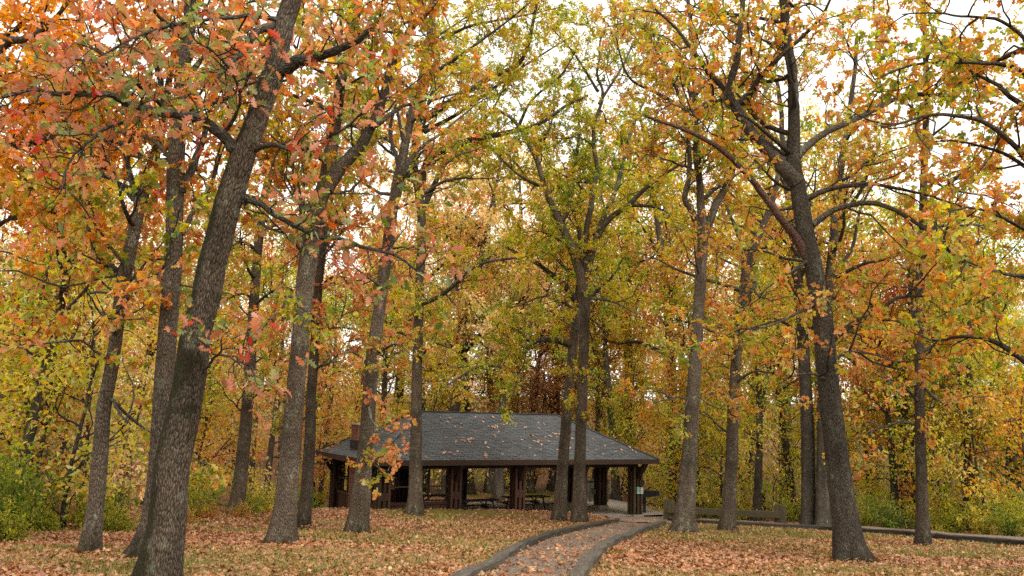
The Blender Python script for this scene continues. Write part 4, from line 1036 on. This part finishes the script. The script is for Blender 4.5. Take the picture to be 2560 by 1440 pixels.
# ------------------------------------------------------------------ the woods behind: whole trees, copied
def generic_tree(name, seed, H, r0, nlimb, l1, leafn, lsize, first=.28, tri='lo', spread=1.0, bark=None, lean=.05, fork=True):
    """meshes of one forest tree about the origin: trunk, branches, crown"""
    rng = np.random.default_rng(seed)
    K = 22
    q = np.linspace(0, 1, K)
    d = rng.normal(size=2)*lean
    P = np.stack([d[0]*H*q**1.5+.25*np.sin(q*5+seed), d[1]*H*q**1.5+.25*np.cos(q*4+seed*2)-.25*math.cos(seed*2), -.15+H*q], 1)
    P[:, 0] -= P[0, 0]; P[:, 1] -= P[0, 1]
    Rr = r0*(1-.9*q**1.1)+.012
    V, Fq, b, mo = trunk_mesh(P, Rr, 16, 0, rng, flare=.4)
    tm = mesh(name+'_trunk', V, [Fq], bark or BARK_F, True, {'bco': b, 'moss': mo})
    pl1, wood = [], []
    for k in range(nlimb):
        f_ = first+(1-first)*(k+rng.random())/nlimb*.96
        i = min(int(f_*(K-1)), K-2)
        a = rng.uniform(0, 6.283)+k*2.4
        ln = l1*(1.15-.62*f_)*rng.uniform(.75, 1.2)*(.55 if f_ < first+.08 else 1)
        dz = rng.uniform(.25, .9)+.5*f_
        Q = grow(rng, P[i:i+1], np.array([[math.cos(a)*spread, math.sin(a)*spread, dz]]), np.array([ln]), 10, .2, .03)[0]
        rr = min(Rr[i]*.62, .03+.016*ln)*(1-.8*np.linspace(0, 1, 10))
        wood.append(limb_mesh(Q, rr, 6)); pl1.append(Q)
    B, Dv, Tt, ID = spawn(rng, pl1, .62, .2, 55)
    ln = rng.uniform(.9, 2.2, len(B))*(1.15-.5*Tt)
    P2 = grow(rng, B, Dv, ln, 6, .28, .04)
    R2 = (.009*ln+.004)[:, None]*(1-.75*np.linspace(0, 1, 6))[None]
    V, Fq, b = tubes(P2, R2, 4); wood.append((V, Fq, b, np.full(len(V), .05)))
    V, Fq, b, mo = joinp(wood)
    bmh = mesh(name+'_branches', V, [Fq], bark or BARK_F, True, {'bco': b, 'moss': mo})
    idb = rng.integers(0, len(P2), leafn); s = 1.0+rng.random(leafn)**.7*3.98
    i0 = s.astype(int); fr = (s-i0)[:, None]
    pos = P2[idb, i0]*(1-fr)+P2[idb, np.minimum(i0+1, 5)]*fr
    off = rng.normal(size=(leafn, 3))*np.array([.3, .3, .22])
    cl = rng.random(len(P2))*.6+.4*rng.random(nlimb)[ID]
    V, Fq, rnd = leaf_mesh('crown', rng, pos+off, nrm(off), lsize, tri, cl[idb], None, cmix=.72)
    cm = mesh(name+'_crown', V, [Fq], LM['mixed'], False, {'rnd': rnd})
    return tm, bmh, cm
def put_tree(kind, name, label, cat, x, y, rz, sc, pal, group, z=None):
    tm, bmh, cm = kind
    zz = float(ground(x, y)) if z is None else z
    root = thing(name, label, cat, (x, y, zz), rz, group); root.scale = (sc, sc, sc)
    obj('trunk', tm, root)
    o = obj('branches', bmh, root); o['kind'] = 'stuff'
    o = obj('crown', cm, root); o['kind'] = 'stuff'
    o.material_slots[0].link = 'OBJECT'; o.material_slots[0].material = LM[pal]
    return root
BG = [generic_tree('forest_tree', 101, 17, .24, 17, 5.5, 6800, .20, first=.36),
      generic_tree('forest_tree', 102, 19, .30, 18, 6.0, 7600, .20, first=.30),
      generic_tree('forest_tree', 103, 15, .20, 15, 4.6, 6500, .19, first=.26),
      generic_tree('forest_tree', 104, 20, .33, 19, 6.5, 8500, .21, first=.38, lean=.08),
      generic_tree('forest_tree', 105, 14, .17, 16, 4.2, 6500, .18, first=.22)]
SAP = [generic_tree('sapling', 111, 6.5, .055, 15, 2.8, 2200, .17, first=.08, lean=.12),
       generic_tree('sapling', 112, 8.0, .075, 17, 3.2, 2600, .18, first=.10, lean=.1),
       generic_tree('sapling', 113, 4.8, .045, 14, 2.4, 2000, .155, first=.05, lean=.14)]
ZONES = ((600, ['green', 'pale', 'russet', 'yellow', 'peach']), (1000, ['peach', 'pale', 'mixed', 'peach', 'green']), (1450, ['pale', 'green', 'russet', 'pale', 'green']),
         (1800, ['green', 'pale', 'peach', 'yellow', 'peach']), (2150, ['mixed', 'pale', 'yellow', 'pale']), (9999, ['yellow', 'lime', 'yellow', 'mixed']))
def zone_pal(px, j):
    for lim, L in ZONES:
        if px < lim: return L[j % len(L)]
ADJ = dict(mixed='green and orange', peach='peach-orange', russet='russet-brown', yellow='yellow', pale='pale straw-coloured', gold='golden', green='olive-green', lime='lime-green', shrub='dark green', cedar='blackish green')
def where(px):
    for lim, s in ((170, 'at the far left behind the green shrubs'), (380, 'behind the slim curved oak'), (560, 'behind the leaning oak'), (700, 'behind the dark oak by the shrubs'), (840, 'behind the tall forked oak'), (1010, 'behind the shelter chimney'),
                   (1180, 'behind the left half of the shelter roof'), (1330, 'behind the middle of the shelter roof'), (1480, 'behind the close pair of oaks'), (1620, 'behind the right slope of the shelter roof'), (1720, 'behind the barbecue grill'), (1900, 'behind the guard rails'),
                   (2060, 'behind the broken stump'), (2240, 'behind the big dark-barked oak'), (2400, 'behind the slim straight oak'), (9999, 'at the far right beyond the side path')):
        if px < lim: return s
used = {}
def forest(px, D, kind, pal, sc, what, kinds, name, cat, grp, rz=None, row=''):
    d = FWD*F_PX+RIGHT*(px-1280); x = d[0]/d[1]*D
    u, v = pav_local(x, D)
    if -1.5 < u < PL+1.5 and -1.0 < v < PW+1.2: return
    if sc > 1.1 and what == 'forest tree': what = 'tall forest tree'
    lab = f'{ADJ[pal]} {row}{what} {where(px)}'
    for extra in ('', 'smaller ', 'thin ', 'farther '):
        if extra+lab not in used: lab = extra+lab; break
    used[lab] = 1
    put_tree(kinds[kind], name, lab, cat, x, D, random.uniform(0, 6.28) if rz is None else rz, sc, pal, grp)
G1, G2 = 'trees of the woods behind the shelter', 'saplings and bushes under the trees'
# trunks one can pick out
near_bg = [(85, 22, 0, 'peach', .62), (205, 30, 2, 'yellow', .8), (20, 30, 1, 'mixed', .8), (700, 42, 4, 'mixed', .9), (660, 50, 0, 'yellow', .95), (1190, 55, 1, 'peach', .95), (1262, 52, 3, 'pale', .85),
           (1340, 57, 0, 'russet', .9), (1395, 60, 3, 'russet', 1.0), (1492, 56, 2, 'mixed', .95), (1545, 52, 1, 'green', .85), (1630, 45, 0, 'gold', .85), (1740, 47, 4, 'mixed', .95), (1885, 42, 2, 'yellow', .95), (1972, 44, 0, 'mixed', .85),
           (2220, 38, 4, 'peach', .9), (2248, 40, 2, 'mixed', .95), (2268, 41, 0, 'green', .8), (2395, 35, 4, 'yellow', .95), (2420, 36, 0, 'mixed', .75), (2345, 44, 2, 'yellow', 1.0), (2520, 38, 1, 'yellow', .75), (830, 46, 4, 'yellow', .9), (470, 36, 4, 'mixed', .8), (340, 40, 0, 'peach', .8), (130, 42, 3, 'mixed', .8), (960, 52, 0, 'mixed', .9), (1080, 56, 4, 'yellow', 1.0)]
near_bg += [(1135, 53, 1, 'pale', 1.2), (1290, 60, 3, 'pale', 1.2), (1430, 62, 1, 'green', 1.2), (1580, 58, 3, 'peach', 1.2), (1690, 52, 1, 'green', 1.2), (1960, 50, 3, 'yellow', 1.15), (1010, 58, 3, 'pale', 1.2), (2170, 48, 1, 'green', 1.15)]
for px, D, k_, pal, sc in near_bg:
    forest(px, D, k_, pal, sc, 'forest tree', BG, 'forest_tree', 'tree', G1)
for r_, (D0, step, off) in enumerate(((62, 165, 0), (78, 160, 70), (100, 170, 30))):
    px = -260+off; j = 0
    while px < 2860:
        pal = zone_pal(px, j+r_*2)
        forest(px+random.uniform(-40, 40), D0+random.uniform(-6, 6), random.randrange(5), pal, random.uniform(.8, 1.0), ('tree', 'tree', 'tree', 'tree')[r_], BG, 'forest_tree', 'tree', G1, row=('second-row ', 'third-row ', 'distant ', 'hillside ')[r_])
        px += step; j += 1
# understorey
und = [(150, 24, 1, 'yellow', .9), (240, 26, 0, 'lime', 1.0), (60, 26, 2, 'mixed', 1.0), (330, 30, 1, 'mixed', .9), (520, 34, 0, 'yellow', 1.0), (455, 30, 2, 'green', 1.0), (640, 38, 1, 'yellow', .9), (740, 40, 0, 'mixed', 1.0), (820, 44, 1, 'yellow', 1.0), (870, 50, 0, 'lime', 1.0),
       (930, 50, 1, 'green', 1.0), (1010, 54, 0, 'mixed', 1.1), (1090, 55, 1, 'yellow', 1.0), (1150, 54, 2, 'green', 1.2), (1180, 56, 0, 'lime', 1.0), (1230, 56, 1, 'mixed', 1.0), (1300, 58, 0, 'yellow', 1.0), (1340, 58, 2, 'cedar', 1.5), (1400, 60, 1, 'russet', 1.0), (1450, 58, 0, 'yellow', 1.0), (1500, 58, 1, 'yellow', 1.0),
       (1560, 57, 0, 'gold', 1.0), (1610, 52, 1, 'green', 1.0), (1650, 48, 0, 'gold', 1.0), (1700, 48, 2, 'yellow', 1.1), (1760, 46, 1, 'mixed', .9), (1810, 44, 0, 'yellow', .9), (1870, 46, 1, 'lime', .9), (1930, 44, 2, 'yellow', 1.1), (1990, 46, 1, 'green', .9), (2110, 42, 0, 'yellow', 1.0), (2160, 38, 1, 'lime', .9), (2200, 42, 2, 'yellow', 1.2),
       (2280, 38, 1, 'yellow', .9), (2340, 36, 0, 'green', .9), (2380, 40, 1, 'lime', 1.0), (2440, 34, 0, 'yellow', .9), (2490, 37, 1, 'lime', 1.0), (2545, 33, 0, 'gold', .9), (2590, 30, 1, 'yellow', .9), (2640, 34, 2, 'green', 1.2), (-60, 24, 1, 'mixed', .9), (-20, 34, 0, 'peach', 1.0), (100, 36, 1, 'peach', 1.0), (400, 40, 1, 'peach', 1.0), (570, 44, 2, 'yellow', 1.2), (20, 40, 1, 'russet', 1.0), (270, 38, 0, 'russet', 1.0)]
for q_, (px, D, k_, pal, sc) in enumerate(und):
    if q_ % 4 == 3: continue
    if px < 1000 or (px < 1800 and q_ % 2): pal = zone_pal(px, q_)
    forest(px, D, k_, pal, sc, 'low-branched sapling', SAP, 'sapling', 'sapling', G2)
for px, D, k_, pal, sc in ((215, 20, 0, 'yellow', .85), (120, 23, 0, 'green', .9), (1655, 43, 1, 'gold', 1.0), (1700, 50, 0, 'gold', 1.2), (1860, 52, 1, 'green', 1.2)):
    forest(px, D, k_, pal, sc, 'slender sapling', SAP, 'sapling', 'sapling', G2)
for j, px in enumerate(np.arange(-150, 2750, 130)):
    forest(px+random.uniform(-30, 30), random.uniform(62, 72), j % 3, zone_pal(px, j+1), random.uniform(1.0, 1.4), 'sapling deep in the woods', SAP, 'sapling', 'sapling', G2)
# shrubs at the edge of the clearing
def shrub_mesh(seed, w_, h_, n, ls, lvl='oval'):
    rng = np.random.default_rng(seed)
    ns = 14
    a = rng.uniform(0, 6.28, ns); d = np.stack([np.cos(a)*rng.uniform(.1, .8, ns), np.sin(a)*rng.uniform(.1, .8, ns), np.full(ns, 1.)], 1)
    P1 = grow(rng, np.concatenate([rng.normal(size=(ns, 2))*.12*w_, np.full((ns, 1), -.05)], 1), d, rng.uniform(.6, 1.15, ns)*h_, 9, .16, -.02)
    V1, F1, b1 = tubes(P1, .012*(1-.7*np.linspace(0, 1, 9))[None]*np.ones((ns, 1)), 5)
    B, Dv, Tt, ID = spawn(rng, list(P1), .10*h_, .12, 60)
    P2 = grow(rng, B, Dv, rng.uniform(.2, .55, len(B))*w_, 5, .25, .02)
    V2, F2, b2 = tubes(P2, .005*(1-.6*np.linspace(0, 1, 5))[None]*np.ones((len(P2), 1)), 3)
    V, Fq, b, mo = joinp([(V1, F1, b1, np.zeros(len(V1))), (V2, F2, b2, np.zeros(len(V2)))])
    sm = mesh('shrub_stems', V, [Fq], BARK_D, True, {'bco': b, 'moss': mo})
    ib = rng.integers(0, len(P2), n); s = rng.random(n)*3.98; i0 = s.astype(int); fr = (s-i0)[:, None]
    pos = P2[ib, i0]*(1-fr)+P2[ib, i0+1]*fr+rng.normal(size=(n, 3))*.04
    pos[:, 2] = np.abs(pos[:, 2])
    cl = rng.random(len(P2))*.5+.5*np.clip(P2[:, 2].mean(1) if P2.ndim == 2 else P2[:, -1, 2]/h_, 0, 1)
    V, Fq, rnd = leaf_mesh('foliage', rng, pos, nrm(rng.normal(size=(n, 3))), ls, lvl, cl[ib], None, flat=.6)
    fm = mesh('shrub_foliage', V, [Fq], LM['shrub'], False, {'rnd': rnd})
    return sm, fm
SH = [shrub_mesh(201, 1.5, 1.9, 2000, .11), shrub_mesh(202, 1.3, 1.2, 1700, .095), shrub_mesh(203, 1.0, .7, 1500, .08)]
def put_shrub(px, D, k_, pal, sc, label):
    d = FWD*F_PX+RIGHT*(px-1280); x = d[0]/d[1]*D
    sm, fm = SH[k_]
    root = thing('shrub', label, 'shrub', (x, D, float(ground(x, D))), random.uniform(0, 6.28), 'shrubs along the edge of the woods'); root.scale = (sc, sc, sc)
    obj('stems', sm, root)
    o = obj('foliage', fm, root); o['kind'] = 'stuff'; o.material_slots[0].link = 'OBJECT'; o.material_slots[0].material = LM[pal]
shr = [(25, 16.5, 0, 'shrub', 1.0, 'tall dark green shrub at the left edge of the picture'), (-60, 15.5, 0, 'shrub', .9, 'green shrub cut by the left edge of the picture'), (100, 19, 0, 'shrub', .95, 'green shrub right of the tallest one at the left edge'), (70, 15.5, 2, 'lime', 1.0, 'low yellow-green shrub in front of the dark green ones at the left'),
       (165, 18.5, 2, 'lime', 1.0, 'low yellow-green shrub just left of the slim curved oak'), (150, 20.5, 1, 'russet', 1.1, 'brown-leaved oak seedling left of the slim curved oak'), (285, 21, 2, 'lime', 1.5, 'yellow-green shrub between the slim curved oak and the leaning oak'), (345, 19.5, 2, 'lime', 1.0, 'yellow-green shrub touching the left side of the leaning oak'),
       (310, 24, 0, 'shrub', .9, 'dark shrub behind the yellow-green ones left of the leaning oak'), (500, 26, 1, 'lime', 1.2, 'bright yellow-green shrub just right of the leaning oak'), (545, 28, 0, 'shrub', .85, 'darker green shrub left of the dark oak trunk'), (500, 24.5, 2, 'peach', .8, 'low orange seedling at the foot of the bright shrub'), (545, 26.5, 2, 'peach', .9, 'low orange seedling left of the dark oak foot'),
       (655, 30, 1, 'shrub', .9, 'green shrub right of the dark oak trunk'), (640, 28.5, 2, 'peach', .9, 'low orange seedling right of the dark oak trunk'), (690, 33, 0, 'yellow', .9, 'yellowish shrub left of the tall forked oak'), (800, 36, 1, 'shrub', 1.0, 'green shrub left of the shelter end wall'), (760, 38, 0, 'lime', .9, 'yellow-green shrub behind the thin straight oak'), (815, 44, 0, 'yellow', 1.0, 'yellow shrub behind the shelter end wall'),
       (1670, 46, 1, 'yellow', 1.2, 'yellow shrub behind the front rail post'), (1790, 44, 0, 'lime', .9, 'yellow-green shrub behind the left part of the guard rails'), (1860, 43, 1, 'yellow', 1.3, 'yellow shrub left of the broken stump'), (1960, 41, 0, 'lime', .9, 'yellow-green shrub right of the broken stump'), (2150, 37, 0, 'lime', 1.0, 'yellow-green shrub right of the big dark-barked oak'), (2205, 35, 1, 'shrub', 1.2, 'green shrub below the three thin trunks'),
       (2290, 36, 0, 'yellow', .9, 'yellow shrub left of the slim straight oak'), (2350, 33, 1, 'lime', 1.2, 'yellow-green shrub right of the slim straight oak'), (2450, 32, 0, 'yellow', .9, 'golden shrub near the right edge of the picture'), (2510, 31, 0, 'shrub', .9, 'dark green shrub near the right edge of the picture'), (2575, 29, 0, 'lime', .9, 'yellow-green shrub cut by the right edge of the picture'), (2400, 36, 0, 'shrub', 1.0, 'dark green shrub behind the pair of thin trunks at the right')]
for s in shr:
    px, D, k_, pal, sc, lab = s
    put_shrub(px, D, k_, pal, sc*(.78 if px < 850 and px > 120 else .9), lab)
# broken stump behind the guard rail
x, y = gpix(1895, 1306)[0]*1.12, gpix(1895, 1306)[1]*1.12
rng = np.random.default_rng(3)
gz = float(ground(x, y))
P = np.stack([np.full(10, 0.)+.10*np.linspace(0, 1, 10), np.zeros(10), np.linspace(-.1, 1.35, 10)], 1)
V, Fq, b, mo = trunk_mesh(P, np.linspace(.30, .31, 10), 20, 0, rng, flare=.1, mossk=.4)
V = V.reshape(10, 20, 3); V[-1, :, 2] += .12*np.cos(np.linspace(0, 6.28, 20, endpoint=False)+2.6)+.05*rng.normal(size=20)
V = np.concatenate([V.reshape(-1, 3), [[.1, 0, 1.22]]]); b = np.concatenate([b, [[0, 0, 1.2]]]); mo = np.concatenate([mo, [0]])
cap = np.array([[180+i, 180+(i+1) % 20, 200] for i in range(20)])
o = obj('tree_stump', mesh('tree_stump', V, [Fq, cap], BARK_D, True, {'bco': b, 'moss': mo+.2}), loc=(x, y, gz)); tag(o, 'dark broken tree stump behind the guard rails', 'stump')
# fallen branch near the dark oak
x, y = gpix(545, 1264)
P = np.stack([np.linspace(-1.0, 1.0, 12), .15*np.sin(np.linspace(0, 5, 12)), .07+.04*np.sin(np.linspace(0, 7, 12))], 1)
V, Fq, b = tubes(P[None], np.linspace(.07, .03, 12)[None], 7)
o = obj('fallen_branch', mesh('fallen_branch', V, [Fq], BARK_D, True, {'bco': b, 'moss': np.full(len(V), .1)}), loc=(x, y, float(ground(x, y))), rot=(0, 0, .15)); tag(o, 'dark fallen branch lying left of the dark oak foot', 'branch')
x, y = gpix(425, 1322)
V, Fq, b = tubes((P*np.array([.35, 1, 1]))[None], np.linspace(.10, .07, 12)[None], 7)
o = obj('fallen_log', mesh('fallen_log', V, [Fq], BARK_D, True, {'bco': b, 'moss': np.full(len(V), .25)}), loc=(x-1.2, y, float(ground(x-1.2, y))), rot=(0, 0, -.4)); tag(o, 'short dark log in the litter left of the leaning oak', 'log')

# ------------------------------------------------------------------ leaf litter, grass, gravel stones
rng = np.random.default_rng(77)
def path_d(x, y):
    """signed side test: 1 inside the gravel path"""
    xl = np.interp(y, PATH_L[:, 1], PATH_L[:, 0]); xr = np.interp(y, PATH_R[:, 1], PATH_R[:, 0])
    return (x > xl) & (x < xr) & (y < 34)
def scatter(n, d0, d1, power):
    u = rng.random(n)
    D = (d0**(1-power)+u*(d1**(1-power)-d0**(1-power)))**(1/(1-power))
    x = D*rng.uniform(-.68, .68, n)
    return x, D
def flat_leaves(name, x, y, z, size, pal, lvl, label, tilt=.35, extra=None):
    n = len(x)
    T, Fi = TM[lvl]
    a = rng.uniform(0, 6.283, n)
    up = nrm(np.stack([rng.normal(size=n)*tilt, rng.normal(size=n)*tilt, np.ones(n)], 1)); up *= np.where(rng.random(n) < .5, 1, -1)[:, None]
    ax = np.stack([np.cos(a), np.sin(a), np.zeros(n)], 1); X = nrm(np.cross(ax, up)); Y = np.cross(up, X)
    s = (size*rng.uniform(.6, 1.25, n))[:, None, None]; curl = rng.uniform(.2, 1.8, n)[:, None, None]
    V = np.stack([x, y, z], 1)[:, None]+s*(T[None, :, :1]*X[:, None]+(T[None, :, 1:2]-.5)*Y[:, None]+(T[None, :, 2:]+.06)*curl*up[:, None])
    k = len(T); Fq = (Fi[None]+np.arange(n)[:, None, None]*k).reshape(-1, 3)
    cl = fbm(x*.5, y*.5, 0, 31)
    rnd = np.repeat(np.stack([np.clip(.35*cl*1.2+.65*rng.random(n), 0, 1), rng.random(n), rng.random(n)], 1), k, 0)
    o = obj(name, mesh(name, V.reshape(-1, 3), [Fq], LM[pal], False, {'rnd': rnd}))
    tag(o, label, 'leaves', None, 'stuff')
    return o
x, y = scatter(165000, 6.5, 60, 1.3)
gmk = grassmask(x, y); pn = path_d(x, y)
drift = fbm(x*.9, y*.9, 0, 61)
keep = rng.random(len(x)) < np.where(pn, .13, np.clip(1.0-.66*gmk+(drift-.5)*1.1, .05, 1))
u, v = pav_local(x, y)
ins = (u > .2) & (u < PL+2.6) & (v > .5) & (v < PW+.9)
keep &= ~ins | (rng.random(len(x)) < .22)
x, y, ins, pn = x[keep], y[keep], ins[keep], pn[keep]
z = np.where(ins, SLAB+.012, ground(x, y)+np.where(pn, .045, .02)+rng.random(len(x))*.025)
fx, fy, fz = [], [], []
for (bx0, by0, r0) in FEET:                       # leaves banked round the trunks
    n = 150; a = rng.uniform(0, 6.283, n); q = rng.random(n)
    rr = r0*(1.25+1.6*q)+.05
    fx.append(bx0+np.cos(a)*rr); fy.append(by0+np.sin(a)*rr); fz.append(ground(fx[-1], fy[-1])+.02+.09*(1-q)*rng.random(n))
x, y, z = np.concatenate([x]+fx), np.concatenate([y]+fy), np.concatenate([z]+fz)
flat_leaves('fallen_leaves', x, y, z, .10, 'litter', 'mid4', 'tan and rust oak leaves strewn over the ground')
x, y = scatter(260000, 7, 34, 1.5)
gmk = grassmask(x, y)
u, v = pav_local(x, y)
keep = (rng.random(len(x)) < gmk*1.1-.05) & ~path_d(x, y) & (v < .3)
x, y = x[keep], y[keep]; n = len(x)
h_ = rng.uniform(.025, .075, n)*(1+.02*y); a = rng.uniform(0, 6.283, n)
b0 = np.stack([x, y, ground(x, y)-.005], 1); sd_ = np.stack([np.cos(a), np.sin(a), 0*a], 1)*(.005+.0004*y)[:, None]
tip = b0+np.stack([rng.normal(size=n)*.03, rng.normal(size=n)*.03, h_], 1)
V = np.stack([b0-sd_, b0+sd_, tip], 1).reshape(-1, 3)
gcl = fbm(x*.8, y*.8, 0, 41)
o = obj('grass', mesh('grass', V, [np.arange(3*n).reshape(-1, 3)], LM['grass'], False, {'rnd': np.repeat(np.stack([np.clip(.5*gcl+.5*rng.random(n), 0, 1), rng.random(n), rng.random(n)], 1), 3, 0)}))
tag(o, 'short olive and straw-coloured grass between the leaves', 'grass', None, 'stuff')
# fallen twigs
n = 900
tx, ty = scatter(n, 7, 34, 1.3)
ok = ~path_d(tx, ty); tx, ty = tx[ok], ty[ok]; n = len(tx)
a = rng.uniform(0, 6.283, n); ln = rng.uniform(.12, .5, n)
q = np.linspace(-.5, .5, 4)[None]
X = tx[:, None]+np.cos(a)[:, None]*ln[:, None]*q+rng.normal(size=(n, 4))*.012; Y = ty[:, None]+np.sin(a)[:, None]*ln[:, None]*q+rng.normal(size=(n, 4))*.012
Pt = np.stack([X, Y, ground(X, Y)+.03+.01*rng.random((n, 1))], -1)
V, Fq, b_ = tubes(Pt, np.repeat(rng.uniform(.003, .008, n)[:, None], 4, 1), 4)
o = obj('fallen_twigs', mesh('fallen_twigs', V, [Fq], BARK_D, False, {'bco': b_, 'moss': np.zeros(len(V))})); tag(o, 'thin dark twigs lying among the fallen leaves', 'twigs', None, 'stuff')
# small stones on the path
n = 9000
tq = rng.random(n)**1.6; lr = rng.random(n)
ia = lambda P, q: np.stack([np.interp(q, np.linspace(0, 1, len(P)), P[:, k]) for k in (0, 1)], 1)
p2 = ia(PATH_L, tq*.8)*(1-lr)[:, None]+ia(PATH_R, tq*.8)*lr[:, None]
s = rng.uniform(.006, .017, n)
oc = np.array([[1, 0, 0], [0, 1, 0], [-1, 0, 0], [0, -1, 0], [0, 0, .8], [0, 0, -.5]], float); of = np.array([[0, 1, 4], [1, 2, 4], [2, 3, 4], [3, 0, 4]])
a = rng.uniform(0, 6.28, n); ca, sa = np.cos(a)[:, None], np.sin(a)[:, None]
ox = oc[None, :, 0]*ca-oc[None, :, 1]*sa; oy = oc[None, :, 0]*sa+oc[None, :, 1]*ca
V = np.stack([p2[:, :1]+ox*s[:, None]*1.2, p2[:, 1:]+oy*s[:, None], (ground(p2[:, 0], p2[:, 1])+.032)[:, None]+oc[None, :, 2]*s[:, None]], -1)
o = obj('gravel', mesh('gravel', V.reshape(-1, 3), [(of[None]+np.arange(n)[:, None, None]*6).reshape(-1, 3)], M_GRAVEL)); tag(o, 'small loose stones on the gravel path', 'gravel', None, 'stuff')
# leaves lying on the roof, one by one
T, Fi = TM['mid']
rl = []
for q in range(6):
    cur = np.random.default_rng(q).uniform(.3, 1.6)
    V = T*np.array([1, 1, cur]); V = V-np.array([0, .5, 0]); V[:, 2] -= V[:, 2].min()
    rr = np.tile(np.random.default_rng(q+50).random(3), (len(V), 1))
    rl.append(mesh('fallen_leaf', V, [Fi], LM['roofleaf'], False, {'rnd': rr}))
s3 = nrm(np.array([0, PW/2, PRISE])); n3 = nrm(np.array([0, -PRISE, PW/2]))
pr = Matrix.Rotation(PYAW, 3, 'Z')
cnt = 0
rng = np.random.default_rng(99)
cent = [(rng.uniform(1.5, PL-1.5), rng.uniform(.2, SLEN-.4)) for _ in range(46)]
while cnt < 118:
    if rng.random() < .6:
        c0 = cent[rng.integers(len(cent))]; uu, tt = c0[0]+rng.normal()*.22, c0[1]+rng.normal()*.12
    else: uu, tt = rng.uniform(1, PL-1), .1+(SLEN-.3)*rng.random()**1.7
    if not (.1 < tt < SLEN-.15): continue
    insx = tt*(PW/2)/SLEN
    if not (insx+.2 < uu < PL-insx-.2): continue
    if rng.random() < .55*(uu < 4.5): continue
    pl = np.array([uu, 0, HE])+s3*tt+n3*.016
    loc = pr @ Vector(pl)+Vector((PX, PY, SLAB))
    a = rng.uniform(0, 6.28)
    basis = Matrix(((1, s3[0], n3[0]), (0, s3[1], n3[1]), (0, s3[2], n3[2])))
    mrot = (pr @ basis @ Matrix.Rotation(a, 3, 'Z') @ Matrix.Rotation(rng.normal()*.2, 3, 'X')).to_4x4()
    o = obj('fallen_leaf', rl[rng.integers(6)]); sc = rng.uniform(.11, .19)
    o.matrix_world = Matrix.Translation(loc) @ mrot @ Matrix.Diagonal((sc, sc, sc, 1))
    tag(o, 'dry tan oak leaf lying on the grey shingle roof', 'leaf', 'leaves scattered on the shelter roof'); cnt += 1
